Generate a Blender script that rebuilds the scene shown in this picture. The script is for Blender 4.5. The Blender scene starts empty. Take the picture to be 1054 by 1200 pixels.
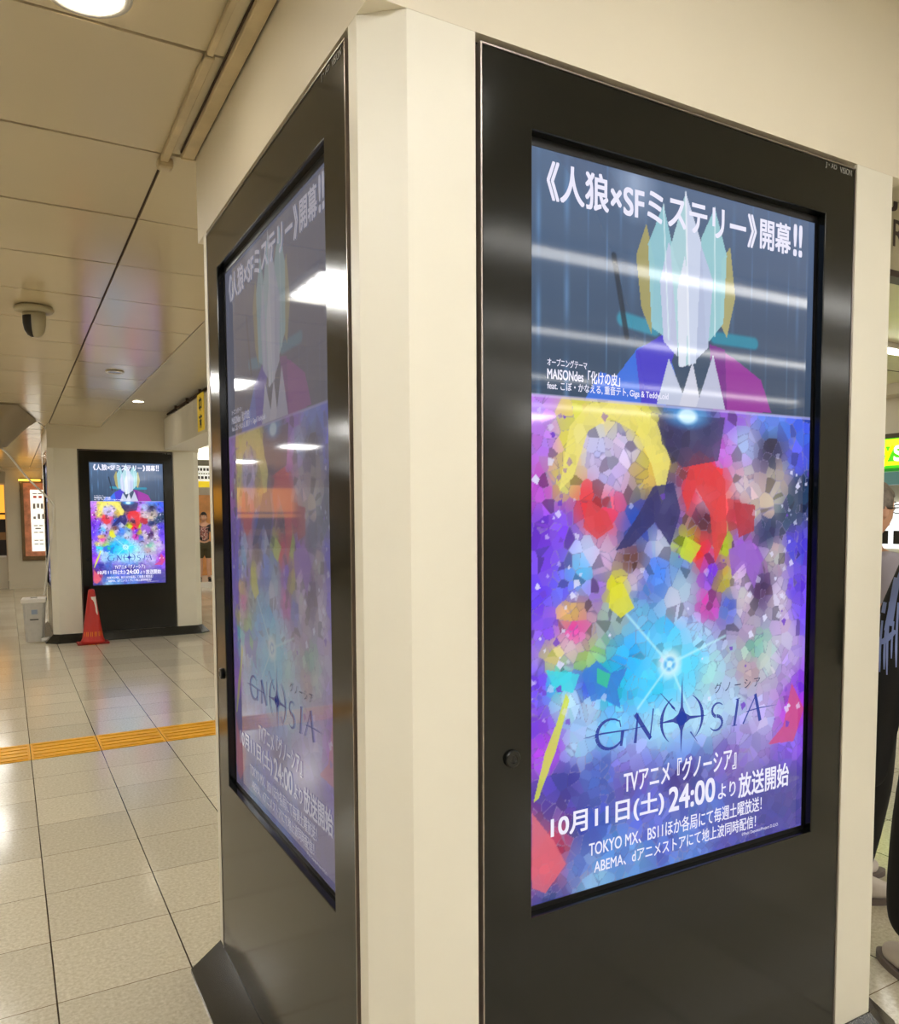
import bpy, bmesh, math, random
import numpy as np
from mathutils import Vector, Matrix
from mathutils.bvhtree import BVHTree

random.seed(7)
rng = np.random.default_rng(11)
SC = bpy.context.scene
COL = SC.collection

# ------------------------------------------------------------------ camera
FOC, CX, CY = 912.105, 510.518, 664.917
YAW, PITCH, ROLL = -0.5031, -0.06259, -0.00695
CAM = Vector((-0.59589, -1.30924, 1.55123))
fw = Vector((-math.sin(YAW) * math.cos(PITCH), math.cos(YAW) * math.cos(PITCH), math.sin(PITCH)))
rt = fw.cross(Vector((0, 0, 1))).normalized()
up = rt.cross(fw)
rt, up = math.cos(ROLL) * rt + math.sin(ROLL) * up, -math.sin(ROLL) * rt + math.cos(ROLL) * up
cd = bpy.data.cameras.new('camera')
cd.sensor_fit = 'HORIZONTAL'
cd.sensor_width = 36.0
cd.lens = 36.0 * FOC / 1054
cd.shift_x = (527 - CX) / 1054
cd.shift_y = (CY - 600) / 1054
cd.clip_start = 0.02
cam = bpy.data.objects.new('camera', cd)
COL.objects.link(cam)
cam.matrix_world = Matrix(((rt.x, up.x, -fw.x, CAM.x), (rt.y, up.y, -fw.y, CAM.y), (rt.z, up.z, -fw.z, CAM.z), (0, 0, 0, 1)))
SC.camera = cam


def at(u, v, axis, val):
    """the point of the photograph's pixel (u, v) on the plane axis = val"""
    d = fw + rt * ((u - CX) / FOC) - up * ((v - CY) / FOC)
    return CAM + d * ((val - CAM[axis]) / d[axis])


# ------------------------------------------------------------------ world, exposure
w = bpy.data.worlds.new('world')
SC.world = w
w.use_nodes = True
w.node_tree.nodes['Background'].inputs[0].default_value = (1.0, 0.93, 0.8, 1)
w.node_tree.nodes['Background'].inputs[1].default_value = 0.25
SC.view_settings.view_transform = 'Standard'
SC.view_settings.look = 'None'
SC.view_settings.exposure = 0.22
SC.view_settings.gamma = 1.0
SC.view_settings.use_curve_mapping = False
SC.cycles.use_denoising = True
SC.cycles.max_bounces = 8
SC.cycles.sample_clamp_indirect = 6.0
POWER_STRIP = 11.0      # luminous strips of the high ceiling
POWER_SQUARE = 35.0     # louvred fixtures of the low ceiling
POWER_DOWN = 20.0
SCREEN_FRONT, SCREEN_SIDE, SCREEN_FAR = 0.84, 0.29, 1.05  # side screens set dimmer to imitate being seen at a slant


# ------------------------------------------------------------------ helpers
def lin(c):
    return tuple(((x / 255) / 12.92) if x / 255 <= 0.04045 else (((x / 255) + 0.055) / 1.055) ** 2.4 for x in c)


def mat(name, rgb, rough=0.5, metal=0.0, spec=0.5, emit=None, strength=0.0, mottle=0.0, scale=6.0, bump=0.0):
    m = bpy.data.materials.new(name)
    m.use_nodes = True
    nt = m.node_tree
    b = nt.nodes['Principled BSDF']
    col = (*lin(rgb), 1)
    b.inputs['Base Color'].default_value = col
    b.inputs['Roughness'].default_value = rough
    b.inputs['Metallic'].default_value = metal
    b.inputs['Specular IOR Level'].default_value = spec
    if emit:
        b.inputs['Emission Color'].default_value = (*lin(emit), 1)
        b.inputs['Emission Strength'].default_value = strength
    if mottle or bump:
        tc = nt.nodes.new('ShaderNodeTexCoord')
        n = nt.nodes.new('ShaderNodeTexNoise')
        n.inputs['Scale'].default_value = scale
        n.inputs['Detail'].default_value = 6
        nt.links.new(tc.outputs['Object'], n.inputs['Vector'])
        if mottle:
            r = nt.nodes.new('ShaderNodeMapRange')
            r.inputs['From Min'].default_value = 0.3
            r.inputs['From Max'].default_value = 0.7
            r.inputs['To Min'].default_value = 1 - mottle
            r.inputs['To Max'].default_value = 1 + mottle * 0.5
            mx = nt.nodes.new('ShaderNodeMix')
            mx.data_type = 'RGBA'
            mx.blend_type = 'MULTIPLY'
            mx.inputs['Factor'].default_value = 1
            mx.inputs['A'].default_value = col
            nt.links.new(n.outputs['Fac'], r.inputs['Value'])
            nt.links.new(r.outputs['Result'], mx.inputs['B'])
            nt.links.new(mx.outputs['Result'], b.inputs['Base Color'])
        if bump:
            bp = nt.nodes.new('ShaderNodeBump')
            bp.inputs['Strength'].default_value = bump
            bp.inputs['Distance'].default_value = 0.002
            nt.links.new(n.outputs['Fac'], bp.inputs['Height'])
            nt.links.new(bp.outputs['Normal'], b.inputs['Normal'])
    return m


def obj(name, me, m=None, parent=None, smooth=False):
    if isinstance(me, bmesh.types.BMesh):
        d = bpy.data.meshes.new(name)
        bmesh.ops.recalc_face_normals(me, faces=me.faces)
        me.to_mesh(d)
        me.free()
        me = d
    if m is not None:
        for k in (m if isinstance(m, (list, tuple)) else [m]):
            me.materials.append(k)
    if smooth:
        for p in me.polygons:
            p.use_smooth = True
    o = bpy.data.objects.new(name, me)
    COL.objects.link(o)
    if parent is not None:
        o.parent = parent
    return o


def thing(name, label, cat, loc=(0, 0, 0), rz=0.0, group=None):
    o = bpy.data.objects.new(name, None)
    COL.objects.link(o)
    o.location = loc
    o.rotation_euler = (0, 0, rz)
    o.empty_display_size = 0.1
    return tag(o, label, cat, group)


def tag(o, label, cat, group=None):
    o['label'] = label
    o['category'] = cat
    if group:
        o['group'] = group
    return o


def struct(o):
    o['kind'] = 'structure'
    return o


def box(bm, a, b, mi=0, bev=0.0):
    x0, y0, z0 = a
    x1, y1, z1 = b
    v = [bm.verts.new(p) for p in ((x0, y0, z0), (x1, y0, z0), (x1, y1, z0), (x0, y1, z0), (x0, y0, z1), (x1, y0, z1), (x1, y1, z1), (x0, y1, z1))]
    fs = []
    for q in ((3, 2, 1, 0), (4, 5, 6, 7), (0, 1, 5, 4), (1, 2, 6, 5), (2, 3, 7, 6), (3, 0, 4, 7)):
        f = bm.faces.new([v[i] for i in q])
        f.material_index = mi
        fs.append(f)
    if bev:
        es = list({e for f in fs for e in f.edges})
        r = bmesh.ops.bevel(bm, geom=es, offset=bev, segments=2, profile=0.5, affect='EDGES')
        for f in r['faces']:
            f.material_index = mi
    return bm


def mbox(a, b, bev=0.0):
    return box(bmesh.new(), a, b, 0, bev)


def prism(bm, pts, z0, z1, mi=0, pts_top=None):
    top = pts_top or pts
    lo = [bm.verts.new((x, y, z0)) for x, y in pts]
    hi = [bm.verts.new((x, y, z1)) for x, y in top]
    n = len(pts)
    fs = [bm.faces.new(lo[::-1]), bm.faces.new(hi)]
    for i in range(n):
        fs.append(bm.faces.new((lo[i], lo[(i + 1) % n], hi[(i + 1) % n], hi[i])))
    for f in fs:
        f.material_index = mi
    return bm


def lathe(bm, prof, seg=32, c=(0, 0, 0), sx=1.0, sy=1.0):
    rings = []
    for r, z in prof:
        if r < 1e-6:
            rings.append([bm.verts.new((c[0], c[1], c[2] + z))])
        else:
            rings.append([bm.verts.new((c[0] + sx * r * math.cos(2 * math.pi * i / seg), c[1] + sy * r * math.sin(2 * math.pi * i / seg), c[2] + z)) for i in range(seg)])
    for a, b in zip(rings, rings[1:]):
        for i in range(seg):
            j = (i + 1) % seg
            if len(a) == 1 and len(b) == 1:
                continue
            if len(a) == 1:
                bm.faces.new((a[0], b[i], b[j]))
            elif len(b) == 1:
                bm.faces.new((a[i], a[j], b[0]))
            else:
                bm.faces.new((a[i], a[j], b[j], b[i]))
    for ring in (rings[0], rings[-1]):
        if len(ring) > 1:
            bm.faces.new(ring)
    return bm


def tube(bm, pts, r, seg=10):
    pts = [Vector(p) for p in pts]
    rs = r if isinstance(r, (list, tuple)) else [r] * len(pts)
    rings = []
    for i, p in enumerate(pts):
        t = (pts[min(i + 1, len(pts) - 1)] - pts[max(i - 1, 0)]).normalized()
        a = t.cross(Vector((0.13, 0.31, 0.94)))
        if a.length < 1e-3:
            a = t.cross(Vector((1, 0, 0)))
        a.normalize()
        b = t.cross(a)
        rings.append([bm.verts.new(p + (a * math.cos(2 * math.pi * k / seg) + b * math.sin(2 * math.pi * k / seg)) * rs[i]) for k in range(seg)])
    for a, b in zip(rings, rings[1:]):
        for k in range(seg):
            bm.faces.new((a[k], a[(k + 1) % seg], b[(k + 1) % seg], b[k]))
    bm.faces.new(rings[0][::-1])
    bm.faces.new(rings[-1])
    return bm


def spline(pts, n=8):
    """Catmull-Rom through the points"""
    P = [Vector(p) for p in pts]
    P = [P[0] * 2 - P[1]] + P + [P[-1] * 2 - P[-2]]
    out = []
    for i in range(1, len(P) - 2):
        for k in range(n):
            t = k / n
            out.append(0.5 * ((2 * P[i]) + (P[i + 1] - P[i - 1]) * t + (2 * P[i - 1] - 5 * P[i] + 4 * P[i + 1] - P[i + 2]) * t * t + (3 * P[i] - P[i - 1] - 3 * P[i + 1] + P[i + 2]) * t ** 3))
    out.append(P[-2])
    return out


def text_mesh(body, x0, x1, z0, z1, y, bold=0.0, shear=0.0, thick=0.0):
    """flat lettering in the xz plane, fitted into the given box, facing -y"""
    c = bpy.data.curves.new('lettering', 'FONT')
    c.body = body
    c.size = 1.0
    c.shear = shear
    c.extrude = 0.0
    o = bpy.data.objects.new('lettering', c)
    COL.objects.link(o)
    bpy.context.view_layer.update()
    me = bpy.data.meshes.new_from_object(o.evaluated_get(bpy.context.evaluated_depsgraph_get()))
    bpy.data.objects.remove(o)
    bpy.data.curves.remove(c)
    n = len(me.vertices)
    co = np.empty(n * 3)
    me.vertices.foreach_get('co', co)
    co = co.reshape(-1, 3)
    lo, hi = co.min(0), co.max(0)
    out = np.empty_like(co)
    out[:, 0] = x0 + (co[:, 0] - lo[0]) / (hi[0] - lo[0]) * (x1 - x0)
    out[:, 2] = z0 + (co[:, 1] - lo[1]) / (hi[1] - lo[1]) * (z1 - z0)
    out[:, 1] = y
    me.vertices.foreach_set('co', out.ravel())
    me.materials.clear()
    me.update()
    if bold:
        # heavier strokes: the same outlines laid over each other a hair apart
        d = bold * (z1 - z0)
        bm = bmesh.new()
        for k, (dx, dz) in enumerate(((0, 0), (-d, -d), (d, -d), (d, d), (-d, d), (-d, 0), (d, 0))):
            n0 = len(bm.verts)
            bm.from_mesh(me)
            bm.verts.ensure_lookup_table()
            for v in bm.verts[n0:]:
                v.co += Vector((dx, -0.00004 * k, dz))
        bm.to_mesh(me)
        bm.free()
    return me


def flat(polys, y):
    """flat outlines in the xz plane facing -y"""
    bm = bmesh.new()
    for p in polys:
        bm.faces.new([bm.verts.new((x, y, z)) for x, z in p])
    return bm


# ------------------------------------------------------------------ materials
M = dict(
    pillar=mat('cream painted metal panel', (239, 234, 219), 0.42, mottle=0.03, scale=3),
    header=mat('cream painted header', (232, 223, 203), 0.5, mottle=0.03, scale=2),
    wall=mat('beige wall', (220, 211, 190), 0.5, mottle=0.05, scale=1.5),
    ceil=mat('glossy cream ceiling panel', (212, 197, 164), 0.16, spec=0.6, mottle=0.03, scale=2),
    soffit=mat('satin soffit', (218, 210, 190), 0.3, mottle=0.03),
    gap=mat('dark joint', (70, 52, 40), 0.8),
    duct=mat('aged cream duct', (205, 186, 148), 0.45, mottle=0.18, scale=9),
    skirt=mat('dark polished granite', (40, 40, 36), 0.16, mottle=0.4, scale=160),
    frame=mat('dark bronze grey enamel', (12, 14, 12), 0.13, metal=0.0, spec=0.42, bump=0.02, scale=400),
    housing=mat('black housing', (30, 27, 25), 0.5),
    trim=mat('satin aluminium edge', (170, 160, 155), 0.3, metal=1.0),
    bezel=mat('black bezel', (10, 9, 12), 0.35),
    lock=mat('black lock', (14, 14, 14), 0.3),
    logo=mat('grey printed logo', (132, 130, 124), 0.5),
    white=mat('white plastic', (238, 234, 226), 0.35),
    grey=mat('grey plastic', (206, 203, 196), 0.45, mottle=0.08, scale=20),
    cam=mat('beige grey camera shell', (176, 166, 138), 0.4),
    black=mat('black plastic', (16, 14, 13), 0.3),
    red=mat('red cone plastic', (196, 34, 24), 0.4),
    amber=mat('yellow orange print', (240, 150, 30), 0.5),
    yellow=mat('yellow tactile rubber', (252, 186, 20), 0.45, mottle=0.08, scale=30),
    vinyl=mat('beige vinyl sheet', (205, 188, 152), 0.35),
    wood=mat('orange wood panel', (240, 170, 100), 0.4, mottle=0.2, scale=4),
    darkwood=mat('dark brown shelf', (46, 32, 24), 0.5),
    paper=mat('lit poster paper', (250, 246, 235), 0.5, emit=(255, 250, 236), strength=0.85),
    print_dark=mat('dark print', (70, 62, 60), 0.6),
    print_red=mat('red print', (205, 70, 60), 0.6, emit=(205, 80, 60), strength=0.25),
    bronze=mat('bronze case', (120, 98, 66), 0.4, metal=0.5),
    skin=mat('skin', (222, 170, 140), 0.5),
    hair_black=mat('black hair', (24, 18, 16), 0.45),
    hair_grey=mat('grey hair', (128, 118, 108), 0.5, mottle=0.4, scale=60),
    cloth_black=mat('black cloth', (17, 16, 17), 0.85),
    cloth_lilac=mat('pale lilac shirt', (190, 184, 200), 0.8),
    cloth_navy=mat('dark tee', (34, 30, 36), 0.8),
    cloth_olive=mat('olive shorts', (74, 66, 40), 0.8),
    drip=mat('lilac blue drip print', (134, 150, 206), 0.7),
    sneaker=mat('white sneaker leather', (232, 222, 216), 0.5),
    sole=mat('sole', (120, 108, 104), 0.6),
    tube_light=mat('fluorescent diffuser', (255, 250, 240), 0.4, emit=(253, 252, 248), strength=POWER_STRIP),
    square_light=mat('louvre tube', (255, 250, 240), 0.4, emit=(253, 252, 248), strength=POWER_SQUARE),
    down_light=mat('downlight lens', (255, 246, 228), 0.4, emit=(255, 244, 222), strength=POWER_DOWN),
    metal=mat('satin metal', (190, 186, 176), 0.25, metal=0.9),
)


def glow(name, rgb, s, rough=0.4):
    return mat(name, rgb, rough, emit=rgb, strength=s)


# floor: square stone tiles, dark joints along y, finer ones along x
TX0, TX, TY0, TY = -0.508, 0.4225, 1.400, 0.4178


def floor_material():
    m = bpy.data.materials.new('polished beige stone tiles')
    m.use_nodes = True
    nt = m.node_tree
    N, L = nt.nodes.new, nt.links.new
    b = nt.nodes['Principled BSDF']
    tc = N('ShaderNodeTexCoord')
    sp = N('ShaderNodeSeparateXYZ')
    L(tc.outputs['Object'], sp.inputs[0])

    def math_(op, a, bb=None, c=None):
        n = N('ShaderNodeMath')
        n.operation = op
        for i, k in enumerate((a, bb, c)):
            if k is None:
                continue
            if isinstance(k, (int, float)):
                n.inputs[i].default_value = k
            else:
                L(k, n.inputs[i])
        return n.outputs[0]

    def line(axis, off, per, half):
        t = math_('SUBTRACT', axis, off)
        t = math_('DIVIDE', t, per)
        idx = math_('FLOOR', math_('ADD', t, 0.5))
        d = math_('ABSOLUTE', math_('SUBTRACT', t, idx))
        d = math_('MULTIPLY', d, per)
        return math_('LESS_THAN', d, half), math_('FLOOR', t)

    jx, ix = line(sp.outputs['X'], TX0, TX, 0.0026)
    jy, iy = line(sp.outputs['Y'], TY0, TY, 0.0016)
    cell = N('ShaderNodeCombineXYZ')
    L(ix, cell.inputs[0])
    L(iy, cell.inputs[1])
    wn = N('ShaderNodeTexWhiteNoise')
    L(cell.outputs[0], wn.inputs['Vector'])
    n1 = N('ShaderNodeTexNoise')
    n1.inputs['Scale'].default_value = 75
    n1.inputs['Detail'].default_value = 8
    n1.inputs['Roughness'].default_value = 0.65
    L(tc.outputs['Object'], n1.inputs['Vector'])
    cr = N('ShaderNodeValToRGB')
    cr.color_ramp.elements[0].position = 0.34
    cr.color_ramp.elements[0].color = (*lin((206, 196, 170)), 1)
    cr.color_ramp.elements[1].position = 0.66
    cr.color_ramp.elements[1].color = (*lin((236, 229, 210)), 1)
    L(n1.outputs['Fac'], cr.inputs[0])
    v = N('ShaderNodeMapRange')
    v.inputs['To Min'].default_value = 0.9
    v.inputs['To Max'].default_value = 1.08
    L(wn.outputs['Value'], v.inputs['Value'])
    mu = N('ShaderNodeMix')
    mu.data_type = 'RGBA'
    mu.blend_type = 'MULTIPLY'
    mu.inputs['Factor'].default_value = 1
    L(cr.outputs[0], mu.inputs['A'])
    L(v.outputs[0], mu.inputs['B'])
    a1 = N('ShaderNodeMix')
    a1.data_type = 'RGBA'
    a1.inputs['B'].default_value = (*lin((120, 96, 66)), 1)
    L(jy, a1.inputs['Factor'])
    L(mu.outputs['Result'], a1.inputs['A'])
    a2 = N('ShaderNodeMix')
    a2.data_type = 'RGBA'
    a2.inputs['B'].default_value = (*lin((48, 36, 28)), 1)
    L(jx, a2.inputs['Factor'])
    L(a1.outputs['Result'], a2.inputs['A'])
    L(a2.outputs['Result'], b.inputs['Base Color'])
    rr = N('ShaderNodeMapRange')
    rr.inputs['To Min'].default_value = 0.10
    rr.inputs['To Max'].default_value = 0.2
    L(n1.outputs['Fac'], rr.inputs['Value'])
    L(rr.outputs[0], b.inputs['Roughness'])
    b.inputs['Specular IOR Level'].default_value = 0.6
    return m


M['floor'] = floor_material()

# ------------------------------------------------------------------ setting: floor, ceilings, walls
XL, XR, YF, YB = -7.6, 8.25, -8.5, 19.3
ZL, ZH = 2.765, 3.0
struct(obj('floor', mbox((XL - 0.3, YF - 0.3, -0.2), (XR + 3.5, YB + 3.2, 0.0)), M['floor']))

# low ceiling of separate glossy panels, each a hair out of level
bm = bmesh.new()
xs = [0.512, -0.088]
while xs[-1] > XL:
    xs.append(xs[-1] - 0.61)
ys = [0.185 + 0.6345 * k for k in range(-15, 31)]
G = 0.0055
for i in range(len(xs) - 1):
    x1, x0 = xs[i], xs[i + 1]
    for y0, y1 in zip(ys, ys[1:]):
        if i == 0 and y1 < 1.5:
            continue
        t1, t2 = random.uniform(-1, 1) * 0.0012, random.uniform(-1, 1) * 0.0012
        q = [(x0 + G, y0 + G, ZL - t1 - t2), (x1 - G, y0 + G, ZL + t1 - t2), (x1 - G, y1 - G, ZL + t1 + t2), (x0 + G, y1 - G, ZL - t1 + t2)]
        vl = [bm.verts.new(p) for p in q]
        vh = [bm.verts.new((p[0], p[1], p[2] + 0.01)) for p in q]
        bm.faces.new(vl)
        for k in range(4):
            bm.faces.new((vl[k], vl[(k + 1) % 4], vh[(k + 1) % 4], vh[k]))
for y0, y1 in zip(ys, ys[1:]):
    y1 = min(y1, 1.44)
    if y0 < y1:
        box(bm, (-0.0825, y0 + G, ZL - 0.0005), (-0.001, y1 - G, ZL + 0.01))
prism(bm, [(XL, YF), (0.0, YF), (0.0, 1.4), (0.515, 1.4), (0.515, 18.6), (XL, 18.6)], ZL + 0.012, ZL + 0.05, 1)
struct(obj('ceiling', bm, [M['ceil'], M['gap']]))
# high ceiling over the other side and the raised soffit between the pillars
bm = bmesh.new()
prism(bm, [(0.0, YF), (XR, YF), (XR, 18.6), (0.52, 18.6), (0.52, 1.41), (0.0, 1.41)], ZH, ZH + 0.1, 0)
for k in range(14):
    y = -8 + k * 1.9
    box(bm, (1.7 if y > 0 else 0.02, y, ZH - 0.003), (XR, y + 0.012, ZH), 1)
struct(obj('ceiling', bm, [M['soffit'], M['gap']]))
struct(obj('trim_1', mbox((0.512, 1.42, ZL - 0.004), (0.52, 18.6, ZH)), M['soffit']))
struct(obj('trim_2', mbox((-0.012, YF, ZL - 0.004), (0.0, -0.002, ZH)), M['soffit']))

struct(obj('wall_left', mbox((XL - 0.2, YF, 0), (XL, YB, ZH)), M['wall']))
struct(obj('wall_front', mbox((XL, YF - 0.2, 0), (XR, YF, ZH)), M['wall']))

# ------------------------------------------------------------------ lamps
def strip_light(x0, x1, y, z, label):
    t = thing('strip_light', label, 'ceiling light', ((x0 + x1) / 2, y, z), 0, 'fluorescent strips of the high ceiling')
    h = (x1 - x0) / 2
    obj('lamp_housing', mbox((-h, -0.075, -0.045), (h, 0.075, -0.001), 0.006), M['white'], t)
    obj('diffuser', mbox((-h + 0.02, -0.045, -0.062), (h - 0.02, 0.045, -0.0455), 0.006), M['tube_light'], t)
    return t


for y, s in ((-2.05, 'nearest'), (-3.45, 'second'), (-5.0, 'third'), (-6.6, 'farthest')):
    strip_light(1.45, 8.0, y, ZH, 'long white fluorescent strip on the ceiling before the front screen, %s row' % s)
for y, s in ((2.72, 'first'), (4.6, 'second'), (6.6, 'third'), (9.0, 'fourth'), (12.0, 'fifth'), (16.3, 'sixth')):  # last strip is added to brighten the far wood wall
    strip_light(2.4, 8.0, y, ZH, 'white fluorescent strip on the ceiling right of the pillar, %s row from the pillar' % s)


def louvre_light(x, y, label, z=ZL - 0.003, group='square louvred lights of the low ceiling'):
    t = thing('louvre_light', label, 'ceiling light', (x, y, z), 0, group)
    bm = bmesh.new()
    for a, b in (((-0.3, -0.3), (0.3, -0.27)), ((-0.3, 0.27), (0.3, 0.3)), ((-0.3, -0.27), (-0.27, 0.27)), ((0.27, -0.27), (0.3, 0.27))):
        box(bm, (a[0], a[1], -0.03), (b[0], b[1], -0.001))
    obj('lamp_frame', bm, M['white'], t)
    obj('reflector', mbox((-0.269, -0.269, -0.008), (0.269, 0.269, -0.002)), M['white'], t)
    for k in range(4):
        yy = -0.195 + 0.13 * k
        obj('tube', mbox((-0.265, yy - 0.026, -0.022), (0.265, yy + 0.026, -0.0085), 0.004), M['square_light'], t)
    return t


for x, ys_, s in ((-1.0, (-4.0, -0.75, 2.55, 5.6, 8.4 + 2.6, 14.6), 'first aisle row'), (-3.6, (-4.0, -0.75, 2.55, 5.6, 8.4, 11.0, 14.6), 'second aisle row'), (-6.2, (-0.75, 5.6, 11.0, 14.6), 'third aisle row')):
    for k, y in enumerate(ys_):
        louvre_light(x, y, 'square louvred light in the low cream ceiling, %s, %s from the front' % (s, ['first', 'second', 'third', 'fourth', 'fifth', 'sixth', 'seventh'][k]))


for k, (x, y) in enumerate(((0.62, -1.35), (0.62, -2.75), (0.62, -4.2), (3.4, -7.7), (6.0, -7.7))):  # added fill lights, kept clear of the front screen's reflections
    louvre_light(x, y, 'added unseen louvred light in the high ceiling before the front screen, %s from the pillar' % ['first', 'second', 'third', 'fourth', 'fifth'][k], ZH - 0.002, 'added unseen lights of the high ceiling')


def downlight(x, y, z, r, label, lit=True):
    t = thing('downlight', label, 'downlight', (x, y, z), 0, 'round recessed downlights')
    obj('rim', lathe(bmesh.new(), [(r, -0.001), (r * 1.02, -0.006), (r * 0.86, -0.01), (r * 0.84, -0.002)], 40), M['white'], t, True)
    obj('lens', lathe(bmesh.new(), [(r * 0.83, -0.0005), (r * 0.83, -0.005), (0, -0.005)], 40), M['down_light'] if lit else M['metal'], t)
    return t


downlight(-0.395, 0.69, ZL - 0.003, 0.10, 'bright round downlight at the top edge, in the nearest ceiling panel')
downlight(0.86, 8.8, ZH, 0.075, 'small lit downlight in the smooth soffit before the far pillar')
downlight(0.223, 5.567, ZL - 0.003, 0.07, 'unlit round fitting in the panelled ceiling strip near the soffit edge', False)


# ------------------------------------------------------------------ pillars, headers, skirts
def octo(x0, x1, y0, y1, cx, cy, notches=()):
    """chamfered outline, counter-clockwise from the front left, with notches for the kiosks"""
    p = [(x0 + cx, y0)]
    for n in notches:
        if n[0] == 'front':
            p += [(n[1], y0), (n[1], y0 + 0.07), (n[2], y0 + 0.07), (n[2], y0)]
    p += [(x1 - cx, y0), (x1, y0 + cy), (x1, y1 - cy), (x1 - cx, y1), (x0 + cx, y1), (x0, y1 - cy)]
    for n in notches:
        if n[0] == 'left':
            p += [(x0, n[2]), (x0 + 0.07, n[2]), (x0 + 0.07, n[1]), (x0, n[1])]
    p += [(x0, y0 + cy)]
    return p


def pillar(x0, x1, y0, y1, front, left, ztop_left, ztop):
    CXX, CYY = 0.0725, 0.0605
    struct(obj('pillar', prism(bmesh.new(), octo(x0, x1, y0, y1, CXX, CYY, (('front',) + front, ('left',) + left)), 0.0, 2.474), M['pillar']))
    struct(obj('header', mbox((x0, y0, 2.4745), (x1, y1 + 0.02, ztop)), M['header']))
    e = 0.095
    lo = [(x0 + CXX - e * 0.41, y0 - e), (x1 - CXX + e * 0.41, y0 - e), (x1 + e, y0 + CYY - e * 0.41), (x1 + e, y1 - CYY + e * 0.41), (x1 - CXX + e * 0.41, y1 + e), (x0 + CXX - e * 0.41, y1 + e), (x0 - e, y1 - CYY + e * 0.41), (x0 - e, y0 + CYY - e * 0.41)]
    o = 0.004
    hi = [(x0 + CXX, y0 - o), (x1 - CXX, y0 - o), (x1 + o, y0 + CYY), (x1 + o, y1 - CYY), (x1 - CXX, y1 + o), (x0 + CXX, y1 + o), (x0 - o, y1 - CYY), (x0 - o, y0 + CYY)]
    bm = bmesh.new()
    n = 8
    rows = [[bm.verts.new((x, y, z)) for x, y in pts] for pts, z in ((lo, 0.0), (lo, 0.012), (hi, 0.107), ([(x0 + CXX, y0), (x1 - CXX, y0), (x1, y0 + CYY), (x1, y1 - CYY), (x1 - CXX, y1), (x0 + CXX, y1), (x0, y1 - CYY), (x0, y0 + CYY)], 0.107))]
    for a, b in zip(rows, rows[1:]):
        for i in range(n):
            bm.faces.new((a[i], a[(i + 1) % n], b[(i + 1) % n], b[i]))
    struct(obj('baseboard_granite', bm, M['skirt']))


pillar(0.0, 1.63, 0.0, 1.385, (0.219, 1.401), (0.100, 1.284), ZL, ZH)
pillar(-0.115, 1.745, 9.65, 11.3, (0.227, 1.409), (9.80, 10.982), ZL, ZH)


# ------------------------------------------------------------------ the picture shown on the displays: a generic crystal collage
KW, OX0, OX1, OZ0, OZ1 = 1.176, 0.1285, 1.0495, 0.704, 2.324      # kiosk width, opening
AX0, AX1, AZ0, AZ1 = 0.1365, 1.0405, 0.715, 2.306                 # lit area
KX = 0.222                                                         # front kiosk origin
YS = 0.022                                                         # depth of the display behind the front


def uv(u, v):
    p = at(u, v, 1, YS)
    return (p.x - KX - AX0) / (AX1 - AX0), (AZ1 - p.z) / (AZ1 - AZ0)


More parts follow.
